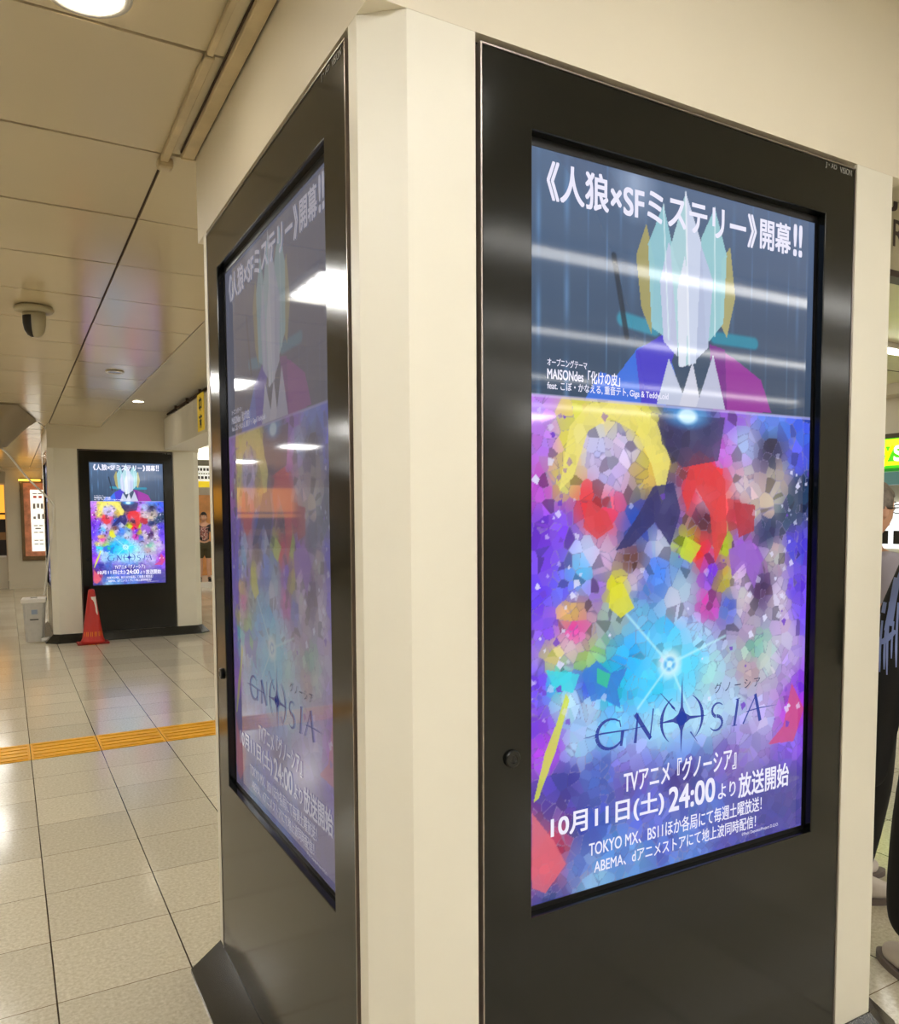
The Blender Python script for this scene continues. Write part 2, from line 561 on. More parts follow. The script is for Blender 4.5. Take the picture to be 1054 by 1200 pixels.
PW, PH = 384, 676
BLOBS = """630,480,200,150,240 640,520,190,140,230 632,570,180,90,200 630,620,110,60,190 640,660,120,80,210 630,700,110,80,220 660,690,120,120,240 640,740,140,100,230
632,800,120,80,220 630,850,130,80,210 640,880,170,90,220 660,620,130,90,220 680,490,235,225,120 665,520,235,225,130 710,475,240,230,140 750,500,240,230,110 770,540,235,220,110
765,560,225,205,120 660,560,225,215,140 700,530,215,210,245 715,560,210,200,240 690,510,225,220,250 735,520,215,205,240 690,590,215,80,90 705,605,220,70,80 715,595,230,120,150
800,500,60,60,110 790,520,50,45,90 830,510,70,80,130 800,478,60,110,170 806,491,190,230,255 860,490,150,110,210 845,530,200,130,220 870,520,185,200,240 905,490,120,150,230
905,530,60,60,90 935,500,80,110,220 935,540,90,100,215 940,570,40,60,90 925,600,50,70,100 915,560,190,180,170 870,575,225,210,220 865,600,180,60,80 885,590,215,200,190 905,590,220,210,200
820,555,220,60,70 835,560,225,60,70 845,590,230,90,90 810,580,200,60,90 825,585,235,215,240 825,610,80,40,60 805,640,200,220,60 850,640,190,210,80 830,650,200,60,140 822,645,220,60,50
835,670,110,60,200 780,575,50,45,100 765,600,40,50,130 745,615,40,80,180 785,605,70,60,130 775,640,215,220,240 765,660,120,140,220 783,590,220,215,240 690,645,200,215,245
705,650,220,190,225 680,670,120,190,240 700,690,150,120,200 745,655,110,70,70 745,680,225,205,225 722,690,220,220,70 755,690,100,130,200 720,720,170,190,190 750,720,130,190,225
770,670,90,150,240 800,660,120,160,220 800,690,190,215,235 795,710,215,220,245 830,710,190,80,170 820,740,190,220,250 785,740,100,200,250 865,640,150,100,200 880,660,160,110,210
865,680,220,200,235 850,680,190,180,90 870,700,230,220,225 890,690,70,50,90 855,710,90,110,190 875,735,190,170,200 900,620,50,60,100 910,650,200,190,190 930,640,80,70,190
935,690,110,80,210 915,700,210,200,220 940,720,130,100,225 920,740,215,200,230 670,720,225,190,130 672,740,220,80,170 668,755,230,215,220 650,770,220,215,150 690,770,190,220,150
655,800,60,210,230 665,820,200,225,240 690,800,70,90,210 700,790,40,170,180 715,800,30,190,220 690,830,190,215,245 740,770,60,180,250 770,800,80,210,255 785,775,220,250,255
810,780,120,220,255 830,790,190,235,240 760,750,120,200,250 885,760,150,200,190 900,770,210,225,225 880,780,200,180,190 920,780,190,170,220 940,800,140,80,210 930,830,170,80,200
850,810,190,210,240 720,850,130,200,250 780,840,170,225,255 830,830,190,225,250 890,840,200,190,235 870,870,160,150,210 800,880,140,170,230 740,890,150,150,220 680,870,180,210,245
640,940,80,60,150 660,920,60,60,140 700,910,90,110,180 740,910,100,90,160 800,905,80,70,140 860,890,130,110,180 930,880,130,100,200 930,920,90,80,150 900,940,80,80,150
830,950,100,120,190 760,960,110,120,200 690,970,60,80,160 650,990,170,70,100 640,1020,215,90,110 630,960,120,60,120 632,1040,110,80,140 680,1010,110,130,190 720,1000,100,140,200
780,990,90,110,180 860,970,90,90,160 940,960,90,85,150 910,960,80,80,150 700,1030,150,190,220 640,1052,60,70,130 740,1015,120,160,210 800,1000,110,140,200"""


def paint():
    B = np.array([[float(k) for k in s.split(',')] for s in BLOBS.split()])
    Buv = np.array([uv(a, b) for a, b in B[:, :2]])
    asp = (AZ1 - AZ0) / (AX1 - AX0)
    U, V = np.meshgrid((np.arange(PW) + 0.5) / PW, (np.arange(PH) + 0.5) / PH)
    img = np.zeros((PH, PW, 3))
    VS = uv(780, 476)[1]

    def over(mask, c):
        mask = np.clip(mask, 0, 1)[..., None]
        img[:] = img * (1 - mask) + np.array(c, float) * mask

    def poly(pts, c, a=1.0, px=True):
        P = [uv(*p) for p in pts] if px else pts
        ins = np.zeros((PH, PW), bool)
        n = len(P)
        for i in range(n):
            (xa, ya), (xb, yb) = P[i], P[(i + 1) % n]
            if ya == yb:
                continue
            ins ^= ((ya > V) != (yb > V)) & (U < (xb - xa) * (V - ya) / (yb - ya) + xa)
        over(ins * a, c)

    def disc(u, v, ru, rv, c, a=1.0, soft=0.5, px=True):
        x, y = uv(u, v) if px else (u, v)
        d = np.sqrt(((U - x) / ru) ** 2 + ((V - y) / rv) ** 2)
        over(np.clip((1 - d) / soft, 0, 1) * a, c)

    def stroke(pts, r, c, a=1.0, soft=0.4):
        P = np.array([uv(*p) for p in pts]) * np.array([1, asp])
        d = np.full((PH, PW), 9.0)
        for p, q in zip(P, P[1:]):
            e = q - p
            t = np.clip(((U - p[0]) * e[0] + (V * asp - p[1]) * e[1]) / (e @ e + 1e-9), 0, 1)
            d = np.minimum(d, np.hypot(U - p[0] - t * e[0], V * asp - p[1] - t * e[1]))
        over(np.clip((1 - d / r) / soft, 0, 1) * a, c)

    # lower picture: crystals coloured after a soft field of colour spots
    n = 2100
    S = np.column_stack([rng.uniform(-0.02, 1.02, n), rng.uniform(VS - 0.02, 1.02, n)])
    q = S * np.array([1, asp])
    bq = Buv * np.array([1, asp])
    d2 = ((q[:, None] - bq[None]) ** 2).sum(-1)
    wgt = 1 / (d2 + 0.0003) ** 2.2
    C = (wgt @ B[:, 2:]) / wgt.sum(1, keepdims=True)
    lum = C @ np.array([0.3, 0.59, 0.11])
    C = lum[:, None] * 0.93 + (C - lum[:, None]) * 1.3
    C = np.clip(C + rng.normal(0, 11, (n, 1)) + rng.normal(0, 7, (n, 3)) - 6, 0, 255)
    pix = np.column_stack([U.ravel(), V.ravel() * asp])
    best = np.empty(len(pix), int)
    edge = np.empty(len(pix))
    for a in range(0, len(pix), 8000):
        pp = pix[a:a + 8000]
        dd = ((pp[:, None] - q[None]) ** 2).sum(-1)
        two = np.argpartition(dd, 1, axis=1)[:, :2]
        da = np.take_along_axis(dd, two, 1)
        o = np.argsort(da, 1)
        two = np.take_along_axis(two, o, 1)
        da = np.sqrt(np.take_along_axis(da, o, 1))
        best[a:a + 8000] = two[:, 0]
        edge[a:a + 8000] = da[:, 1] - da[:, 0]
    d2p = np.empty((len(pix), 3))
    for a in range(0, len(pix), 8000):
        pp = pix[a:a + 8000]
        dd = ((pp[:, None] - bq[None]) ** 2).sum(-1)
        ww = 1 / (dd + 0.0007) ** 2
        d2p[a:a + 8000] = (ww @ B[:, 2:]) / ww.sum(1, keepdims=True)
    lum = d2p @ np.array([0.3, 0.59, 0.11])
    d2p = lum[:, None] * 0.93 + (d2p - lum[:, None]) * 1.3
    img[:] = (0.55 * C[best] + 0.45 * d2p).reshape(PH, PW, 3)
    calm = ((S[:, 1] - uv(790, 835)[1]) / 0.075) ** 2 < 1
    calm |= S[:, 1] > uv(790, 880)[1]
    dark = np.where((rng.random(n) < 0.10) & ~calm, 0.62, np.where(rng.random(n) < 0.12, 1.12, 1.0))
    img[:] = np.clip(img * (0.25 + 0.75 * dark[best].reshape(PH, PW, 1)), 0, 255)
    crack = np.clip(1 - edge / 0.0028, 0, 1).reshape(PH, PW) * (rng.random(n)[best].reshape(PH, PW) > 0.55)
    over(crack * 0.5 * (rng.random(n)[best].reshape(PH, PW) > 0.5), (238, 232, 255))
    over(crack * 0.4, (60, 50, 110))
    # a few large plain shapes in the places and colours of the big masses of the picture
    for pts, c in (([(668, 500), (690, 474), (735, 468), (770, 495), (786, 540), (776, 592), (764, 545), (748, 508), (715, 490), (690, 505), (672, 560), (656, 575)], (238, 226, 118)),
                   ([(690, 585), (712, 600), (720, 618), (700, 632), (684, 618)], (214, 66, 78)),
                   ([(808, 548), (832, 540), (850, 562), (852, 625), (838, 660), (832, 600), (816, 572), (806, 600), (800, 580)], (218, 56, 66)),
                   ([(860, 588), (885, 592), (884, 622), (866, 630)], (176, 44, 64)),
                   ([(766, 570), (790, 566), (798, 600), (786, 640), (768, 612), (740, 640), (722, 645), (748, 604)], (44, 44, 104)),
                   ([(716, 690), (730, 682), (744, 712), (728, 724), (714, 712)], (226, 222, 60)),
                   ([(804, 628), (822, 640), (810, 660), (796, 652)], (196, 216, 60)),
                   ([(854, 644), (880, 632), (892, 660), (884, 690), (872, 660), (858, 676)], (148, 96, 200)),
                   ([(640, 785), (680, 790), (672, 812), (650, 806)], (60, 214, 232)),
                   ([(682, 790), (700, 774), (716, 788), (736, 782), (724, 808), (728, 830), (706, 818), (694, 822)], (44, 120, 216)),
                   ([(700, 782), (716, 790), (712, 806), (700, 800)], (40, 200, 150)),
                   ([(624, 952), (650, 985), (664, 1012), (640, 1046), (624, 1040)], (220, 96, 116)),
                   ([(640, 880), (652, 850), (664, 812), (668, 820), (652, 880), (632, 935), (626, 940)], (214, 226, 70)),
                   ([(928, 800), (942, 830), (930, 868), (900, 872), (918, 850)], (206, 70, 130))):
        poly(pts, c, 0.82)
    poly([(772, 486), (850, 490), (842, 540), (800, 548), (776, 520)], (56, 54, 96), 0.7)
    disc(806, 488, 0.10, 0.022, (60, 150, 220), 0.8, 0.6)
    disc(806, 488, 0.042, 0.014, (200, 236, 255), 1, 0.4)
    disc(785, 778, 0.16, 0.075, (90, 214, 255), 0.75, 0.9)
    disc(785, 778, 0.05, 0.026, (235, 252, 255), 0.9, 0.6)
    disc(785, 778, 0.026, 0.013, (70, 170, 240), 0.9, 0.4)
    disc(785, 778, 0.012, 0.006, (240, 252, 255), 0.9, 0.4)
    for p in ((735, 720), (850, 745), (812, 840), (748, 830)):
        stroke([(785, 778), p], 0.006, (190, 245, 255), 0.7, 0.9)
    disc(800, 846, 0.34, 0.05, (176, 226, 252), 0.6, 0.9)
    disc(905, 930, 0.28, 0.07, (82, 78, 152), 0.6, 0.9)
    for k in range(110):
        u = rng.choice([rng.uniform(0.0, 0.15), rng.uniform(0.86, 1.0), rng.uniform(0, 1)])
        v = rng.uniform(VS + 0.01, 0.82)
        a, s = rng.uniform(0, 6.28), rng.uniform(0.004, 0.013)
        poly([(u + s * math.cos(a + t), v + s / asp * math.sin(a + t)) for t in (0, 1.9, 3.3, 4.4)], (225, 225, 255) if k % 3 else (110, 60, 200), rng.uniform(0.4, 0.9), False)
    # upper picture: a dark rainy ground with a plain pale crystal between a blue and a magenta facet
    top = V < VS
    g = np.stack([52 + 36 * (1 - V / VS) + 4 * U, 74 + 36 * (1 - V / VS), 100 + 42 * (1 - V / VS)], -1)
    low = img.copy()
    img[:] = g
    for px_, wd, a in ((632, 0.010, 0.55), (665, 0.012, 0.55), (690, 0.004, 0.4), (712, 0.004, 0.5), (728, 0.006, 0.35), (742, 0.02, 0.2), (757, 0.006, 0.3), (860, 0.01, 0.2), (882, 0.004, 0.35), (900, 0.006, 0.2), (925, 0.004, 0.3), (936, 0.01, 0.3), (946, 0.004, 0.25)):
        u0 = uv(px_, 300)[0]
        over(np.clip(1 - np.abs(U - u0) / wd, 0, 1) * a * (0.55 + 0.45 * np.sin(V * 50 + px_)), (112, 160, 214))
    poly([(640, 165), (700, 180), (742, 240), (700, 250)], (84, 92, 120), 0.25)
    disc(745, 215, 0.09, 0.06, (170, 186, 214), 0.7, 0.9)
    stroke([(730, 374), (768, 386)], 0.022, (60, 150, 178), 0.9)
    stroke([(838, 396), (884, 403)], 0.020, (40, 140, 170), 0.9)
    stroke([(720, 300), (735, 395)], 0.01, (40, 50, 64), 0.8)
    poly([(684, 472), (704, 436), (722, 442), (748, 408), (780, 396), (800, 470), (770, 478)], (58, 112, 222))
    poly([(745, 412), (784, 388), (792, 410), (772, 474), (752, 474)], (72, 62, 200))
    poly([(832, 404), (860, 420), (892, 446), (904, 484), (836, 482)], (150, 52, 156))
    poly([(832, 404), (850, 410), (852, 482), (838, 482)], (120, 44, 140))
    poly([(770, 474), (784, 420), (806, 476)], (190, 198, 222))
    poly([(796, 476), (812, 424), (822, 478)], (206, 208, 226))
    poly([(816, 478), (836, 416), (850, 480)], (186, 190, 216))
    for pts, c in (([(746, 300), (758, 262), (768, 310), (764, 392), (752, 360)], (168, 160, 104)),
                   ([(846, 306), (856, 290), (862, 350), (852, 396), (844, 380)], (176, 170, 116)),
                   ([(760, 286), (778, 240), (790, 296), (786, 400), (764, 384)], (148, 200, 212)),
                   ([(822, 280), (838, 244), (852, 300), (848, 380), (828, 404)], (156, 206, 214)),
                   ([(774, 330), (784, 284), (798, 320), (794, 418), (778, 400)], (196, 202, 230)),
                   ([(808, 330), (822, 288), (836, 330), (830, 408), (814, 424)], (186, 196, 226)),
                   ([(786, 290), (804, 226), (822, 284), (816, 426), (796, 430)], (176, 214, 222)),
                   ([(804, 226), (822, 284), (816, 426), (808, 428)], (204, 212, 236)),
                   ([(794, 340), (803, 300), (808, 350), (804, 430), (796, 430)], (222, 226, 242))):
        poly(pts, c, 0.94)
    stroke([(804, 226), (808, 428)], 0.004, (236, 240, 250), 0.8)
    stroke([(778, 240), (784, 398)], 0.003, (220, 238, 244), 0.7)
    stroke([(838, 244), (838, 394)], 0.003, (220, 238, 244), 0.7)
    img[:] = np.where(top[..., None], img, low)
    over((np.abs(V - VS) < 0.0016) * 0.6, (200, 190, 240))
    c = np.clip(img / 255, 0, 1)
    return np.where(c <= 0.04045, c / 12.92, ((c + 0.055) / 1.055) ** 2.4)


ART = paint()


def display_mesh():
    xs_ = AX0 + (AX1 - AX0) * np.linspace(0, 1, PW)
    zs_ = AZ1 - (AZ1 - AZ0) * np.linspace(0, 1, PH)
    X, Z = np.meshgrid(xs_, zs_)
    co = np.stack([X, np.full_like(X, YS), Z], -1).reshape(-1, 3)
    idx = np.arange(PW * PH).reshape(PH, PW)
    f = np.stack([idx[1:, :-1], idx[1:, 1:], idx[:-1, 1:], idx[:-1, :-1]], -1).reshape(-1, 4)
    me = bpy.data.meshes.new('screen')
    me.vertices.add(len(co))
    me.vertices.foreach_set('co', co.ravel())
    me.loops.add(f.size)
    me.loops.foreach_set('vertex_index', f.ravel())
    me.polygons.add(len(f))
    me.polygons.foreach_set('loop_start', np.arange(0, f.size, 4))
    me.polygons.foreach_set('loop_total', np.full(len(f), 4))
    me.update(calc_edges=True)
    at_ = me.color_attributes.new('picture', 'FLOAT_COLOR', 'POINT')
    rgba = np.ones((PW * PH, 4))
    rgba[:, :3] = ART.reshape(-1, 3)
    at_.data.foreach_set('color', rgba.ravel())
    return me


def display_material(name, strength, rgb=None, slant_haze=0.0):
    m = bpy.data.materials.new(name)
    m.use_nodes = True
    nt = m.node_tree
    b = nt.nodes['Principled BSDF']
    b.inputs['Base Color'].default_value = (0.012, 0.012, 0.013, 1)
    b.inputs['Roughness'].default_value = 0.05
    b.inputs['Specular IOR Level'].default_value = 0.34
    b.inputs['Emission Strength'].default_value = strength
    if rgb:
        b.inputs['Emission Color'].default_value = (*lin(rgb), 1)
    else:
        a = nt.nodes.new('ShaderNodeVertexColor')
        a.layer_name = 'picture'
        mx = nt.nodes.new('ShaderNodeMix')
        mx.data_type = 'RGBA'
        mx.inputs['Factor'].default_value = slant_haze          # pale glow mixed in to mimic the slanted view's washed-out blacks
        mx.inputs['B'].default_value = (0.62, 0.56, 0.66, 1)
        nt.links.new(a.outputs['Color'], mx.inputs['A'])
        nt.links.new(mx.outputs['Result'], b.inputs['Emission Color'])
    return m


# lettering of the picture: (part name, text, x0, x1, z0, z1 on the front kiosk, boldness, colour key)
def tx(x):
    return x - KX


def logo_outlines():
    """the title in slanted pen strokes, with a four-pointed star in place of its O"""
    P = []

    def pen(pts, widths):
        pts = [Vector((p[0], p[1])) for p in pts]
        for i in range(len(pts) - 1):
            a, b = pts[i], pts[i + 1]
            n = (b - a).normalized()
            n = Vector((-n.y, n.x))
            wa, wb = widths[i] / 2, widths[i + 1] / 2
            P.append([tuple(a + n * wa), tuple(a - n * wa), tuple(b - n * wb), tuple(b + n * wb)])

    def arc(cx, cz, rx, rz, a0, a1, w0, w1, w2, k=14):
        pts = [(cx + rx * math.cos(math.radians(a0 + (a1 - a0) * i / k)), cz + rz * math.sin(math.radians(a0 + (a1 - a0) * i / k))) for i in range(k + 1)]
        ws = [w0 + (w1 - w0) * 2 * i / k if i <= k / 2 else w1 + (w2 - w1) * (2 * i / k - 1) for i in range(k + 1)]
        pen(pts, ws)

    # G
    arc(0.585, 1.062, 0.040, 0.034, 50, 325, 0.003, 0.011, 0.004)
    pen([(0.507, 1.0625), (0.560, 1.066), (0.640, 1.064)], [0.0004, 0.004, 0.003])
    pen([(0.622, 1.064), (0.617, 1.030)], [0.010, 0.008])
    pen([(0.612, 1.090), (0.616, 1.074)], [0.003, 0.003])
    # N
    pen([(0.668, 1.098), (0.660, 1.030)], [0.004, 0.009])
    pen([(0.660, 1.098), (0.708, 1.034)], [0.012, 0.010])
    pen([(0.716, 1.104), (0.706, 1.034)], [0.004, 0.004])
    pen([(0.640, 1.064), (0.690, 1.066)], [0.001, 0.003])
    # star
    c = (0.808, 1.068)
    for dx, dz, l in ((0.006, 1, 0.105), (-0.012, -1, 0.085), (1, -0.03, 0.088), (-1, -0.03, 0.080)):
        d = Vector((dx, dz)).normalized()
        n = Vector((-d.y, d.x))
        cc = Vector(c)
        P.append([tuple(cc + n * 0.018), tuple(cc - n * 0.018), tuple(cc - n * 0.004 + d * 0.028), tuple(cc + d * l), tuple(cc + n * 0.004 + d * 0.028)])
    arc(0.808, 1.066, 0.066, 0.062, 118, 232, 0.001, 0.011, 0.001)
    arc(0.812, 1.066, 0.066, 0.062, -52, 62, 0.001, 0.011, 0.001)
    pen([(0.738, 1.138), (0.785, 1.094)], [0.001, 0.005])
    pen([(0.838, 1.032), (0.862, 1.004)], [0.004, 0.001])
    pen([(0.768, 1.112), (0.776, 1.100), (0.790, 1.088)], [0.001, 0.004, 0.001])
    # S
    arc(0.932, 1.074, 0.020, 0.017, 35, 250, 0.002, 0.006, 0.009)
    arc(0.926, 1.041, 0.022, 0.018, 85, -150, 0.009, 0.007, 0.002)
    # I
    pen([(1.004, 1.092), (0.992, 1.026)], [0.009, 0.008])
    pen([(0.996, 1.092), (1.012, 1.094)], [0.002, 0.002])
    pen([(0.984, 1.026), (1.002, 1.026)], [0.002, 0.002])
    # A
    pen([(1.072, 1.098), (1.024, 1.026)], [0.003, 0.005])
    pen([(1.068, 1.098), (1.088, 1.026)], [0.010, 0.011])
    pen([(1.036, 1.056), (1.090, 1.060), (1.152, 1.060)], [0.002, 0.003, 0.0003])
    return [[(tx(x), z) for x, z in p] for p in P]


YT = YS - 0.0015
LETTERING = [
    ('headline', '《人狼×SFミステリー》', 0.405, 1.040, 2.207, 2.284, 0.020, 'text'),
    ('headline', '開幕', 1.055, 1.167, 2.211, 2.283, 0.020, 'text'),
    ('headline', '!!', 1.181, 1.211, 2.213, 2.288, 0.03, 'text'),
    ('caption', 'オープニングテーマ', 0.406, 0.512, 1.869, 1.885, 0.012, 'text'),
    ('caption', 'MAISONdes「化けの皮」', 0.406, 0.605, 1.840, 1.867, 0.016, 'text'),
    ('caption', 'feat. こぼ・かなえる, 重音テト, Giga & TeddyLoid', 0.406, 0.752, 1.817, 1.838, 0.010, 'text'),
    ('kana_title', 'グ ノ ー シ ア', 0.919, 1.085, 1.116, 1.142, 0.0, 'ink'),
    ('caption', 'TVアニメ『グノーシア』', 0.627, 1.001, 0.915, 0.972, 0.012, 'text'),
    ('date_line', '10月11日(土)', 0.419, 0.752, 0.846, 0.904, 0.022, 'text'),
    ('date_line', '24:00', 0.770, 0.925, 0.846, 0.904, 0.026, 'text'),
    ('date_line', 'より', 0.938, 1.000, 0.846, 0.884, 0.012, 'text'),
    ('date_line', '放送開始', 1.012, 1.205, 0.836, 0.898, 0.016, 'text'),
    ('caption', 'TOKYO MX、BS11ほか各局にて毎週土曜放送！', 0.525, 1.100, 0.788, 0.826, 0.008, 'text'),
    ('caption', 'ABEMA、dアニメストアにて地上波同時配信！', 0.540, 1.079, 0.747, 0.780, 0.008, 'text'),
    ('small_print', '©Petit Depotto/Project D.Q.O.', 1.027, 1.168, 0.7315, 0.742, 0.0, 'text'),
]
LMESH = [(n, text_mesh(b, tx(x0), tx(x1), z0, z1, YT, bold), k) for n, b, x0, x1, z0, z1, bold, k in LETTERING]
_b = flat(logo_outlines(), YT)
TITLE = bpy.data.meshes.new('title_logo')
_b.to_mesh(TITLE)
_b.free()
LMESH.append(('title_logo', TITLE, 'title'))
SCREEN = display_mesh()
LOGO1 = text_mesh('J・AD', 1.045, 1.090, 2.437, 2.452, -0.0026, 0.03)
LOGO2 = text_mesh('VISION', 1.103, 1.152, 2.437, 2.452, -0.0026, 0.02)
for me in [SCREEN, TITLE, LOGO1, LOGO2] + [a[1] for a in LMESH]:
    me.materials.append(None)


# ------------------------------------------------------------------ kiosks
def kiosk_meshes():
    R = {}
    R['housing'] = mbox((0.004, 0.026, 0.108), (KW - 0.004, 0.066, 2.4735))
    # front panel: a slab with the display opening
    g, gt = 0.010, 0.018
    x0, x1, z0, z1 = g, KW - g, 0.108, 2.474 - gt
    bm = bmesh.new()
    o = [(x0, z0), (x1, z0), (x1, z1), (x0, z1)]
    i = [(OX0, OZ0), (OX1, OZ0), (OX1, OZ1), (OX0, OZ1)]
    vs = {}
    for tagy, y in (('f', -0.002), ('b', 0.0255)):
        for k in range(4):
            vs['o', tagy, k] = bm.verts.new((o[k][0], y, o[k][1]))
            vs['i', tagy, k] = bm.verts.new((i[k][0], y, i[k][1]))
    fr = []
    for k in range(4):
        j = (k + 1) % 4
        f = bm.faces.new((vs['o', 'f', k], vs['o', 'f', j], vs['i', 'f', j], vs['i', 'f', k]))
        fr.append(f)
        bm.faces.new((vs['o', 'b', j], vs['o', 'b', k], vs['i', 'b', k], vs['i', 'b', j]))
        bm.faces.new((vs['o', 'f', j], vs['o', 'f', k], vs['o', 'b', k], vs['o', 'b', j]))
        bm.faces.new((vs['i', 'f', k], vs['i', 'f', j], vs['i', 'b', j], vs['i', 'b', k]))
    bm.normal_update()
    es = [e for e in bm.edges if all(abs(v.co.y + 0.002) < 1e-5 for v in e.verts) and any(len({round(f.normal.y, 2) for f in e.link_faces}) > 1 for _ in (0,))]
    bmesh.ops.bevel(bm, geom=es, offset=0.0022, segments=2, profile=0.5, affect='EDGES')
    R['front_panel'] = bm
    bm = bmesh.new()
    t = 0.0035
    for a, b in (((x0 - t, z0), (x0 - 0.0002, z1 + t)), ((x1 + 0.0002, z0), (x1 + t, z1 + t)), ((x0, z1 + 0.0002), (x1, z1 + t))):
        box(bm, (a[0], -0.0035, a[1]), (b[0], 0.0255, b[1]))
    R['edge_trim'] = bm
    bm = bmesh.new()
    for a, b in (((OX0 - 0.0, OZ0), (AX0, OZ1)), ((AX1, OZ0), (OX1, OZ1)), ((AX0, OZ0), (AX1, AZ0)), ((AX0, AZ1), (AX1, OZ1))):
        box(bm, (a[0] + 1e-4, YS - 0.0015, a[1] + 1e-4), (b[0] - 1e-4, 0.0258, b[1] - 1e-4))
    R['bezel'] = bm
    bm = bmesh.new()
    lathe(bm, [(0.0, 0), (0.0165, 0), (0.018, 0.002), (0.018, 0.006), (0.016, 0.0085), (0.009, 0.009), (0.008, 0.0075), (0.0, 0.0075)], 28)
    bmesh.ops.rotate(bm, verts=bm.verts, cent=(0, 0, 0), matrix=Matrix.Rotation(math.radians(90), 3, 'X'))
    bmesh.ops.translate(bm, verts=bm.verts, vec=(0.078, -0.002, 1.057))
    R['lock'] = bm
    R['keyhole'] = mbox((0.0765, -0.0101, 1.051), (0.0795, -0.0093, 1.063))
    out = {}
    for k, bm in R.items():
        me = bpy.data.meshes.new(k)
        bmesh.ops.recalc_face_normals(bm, faces=bm.faces)
        bm.to_mesh(me)
        bm.free()
        out[k] = me
    for k, m in (('housing', 'housing'), ('front_panel', 'frame'), ('edge_trim', 'trim'), ('bezel', 'bezel'), ('lock', 'lock'), ('keyhole', 'bezel')):
        out[k].materials.append(M[m])
    return out


KM = kiosk_meshes()


def kiosk(label, loc, rz, strength, slant_haze=0.0):
    t = thing('display_kiosk', label, 'advertising screen', loc, rz, 'tall dark screen kiosks on the pillars')
    for k in ('housing', 'front_panel', 'edge_trim', 'bezel'):
        obj(k, KM[k], None, t)
    lk = obj('lock', KM['lock'], None, t)
    obj('keyhole', KM['keyhole'], None, lk)
    mm = {'pic': display_material('lit display', strength, None, slant_haze), 'text': display_material('lit white lettering', strength * 1.0, (238, 236, 255)),
          'ink': display_material('dark blue lettering', strength, (40, 48, 92)), 'title': display_material('blue violet title', strength, (44, 66, 160))}

    def part(name, me, m, p):
        o = obj(name, me, None, p)
        o.material_slots[0].link = 'OBJECT'
        o.material_slots[0].material = m
        return o
    s = part('screen', SCREEN, mm['pic'], t)
    for n, me, k in LMESH:
        part(n, me, mm[k], s)
    for me in (LOGO1, LOGO2):
        part('logo_mark', me, M['logo'], t)
    return t


kiosk('nearest display kiosk, facing the viewer on the right side of the cream pillar', (0.222, 0, 0), 0, SCREEN_FRONT)
kiosk('display kiosk with dim washed-out screen, on the left face of the near pillar', (0, 1.280, 0), -math.pi / 2, SCREEN_SIDE, 0.38)
kiosk('small distant display kiosk on the far pillar, behind the red cone', (0.230, 9.65, 0), 0, SCREEN_FAR)
kiosk('thin sliver of display kiosk on the far pillar left face, above the bin', (-0.115, 10.979, 0), -math.pi / 2, SCREEN_SIDE, 0.38)

# ------------------------------------------------------------------ ducts along the near header
bm = bmesh.new()
box(bm, (-0.099, -1.2, ZL - 0.018), (-0.082, 0.80, ZL - 0.004), 0, 0.003)
box(bm, (-0.104, 0.80, ZL - 0.024), (-0.078, 1.47, ZL - 0.004), 0, 0.004)
d = thing('cable_duct', 'outer narrow cream cable duct on the ceiling, ending in a capped elbow', 'cable duct')
obj('channel', bm, M['duct'], d)
obj('end_cap', mbox((-0.112, 1.455, ZL - 0.040), (-0.060, 1.505, ZL - 0.004), 0.012), M['duct'], d)
for y in (0.82, 0.12):
    obj('joint_cover', mbox((-0.104, y - 0.02, ZL - 0.023), (-0.077, y + 0.02, ZL - 0.0045), 0.004), M['duct'], d)
bm = bmesh.new()
box(bm, (-0.046, -1.2, ZL - 0.024), (-0.006, 1.40, ZL - 0.004), 0, 0.004)
d = thing('cable_duct', 'inner wider cream cable duct in the corner between ceiling and header', 'cable duct')
obj('channel', bm, M['duct'], d)
bm = bmesh.new()
box(bm, (-0.0505, -1.2, ZL - 0.010), (-0.0462, 1.40, ZL - 0.004))
box(bm, (-0.0055, -1.2, ZL - 0.012), (-0.0008, 1.40, ZL - 0.004))
obj('seam_strip', bm, M['gap'], d)
obj('end_cap', mbox((-0.048, 1.401, ZL - 0.026), (-0.004, 1.415, ZL - 0.004), 0.004), M['duct'], d)

# ------------------------------------------------------------------ tactile strip
bm = bmesh.new()
y0, y1 = TY0 + 7 * TY + 0.002, TY0 + 8 * TY - 0.002
k = -16
while TX0 + TX * (k + 1) < XR:
    x0, x1 = TX0 + TX * k + 0.002, TX0 + TX * (k + 1) - 0.002
    box(bm, (x0, y0, 0.0), (x1, y1, 0.003))
    for j in range(5):
        yy = y0 + (j + 0.5) * (y1 - y0) / 5
        box(bm, (x0 + 0.015, yy - 0.017, 0.003), (x1 - 0.015, yy + 0.017, 0.0075), 0, 0.002)
    k += 1
struct(obj('tactile_strip', bm, M['yellow']))

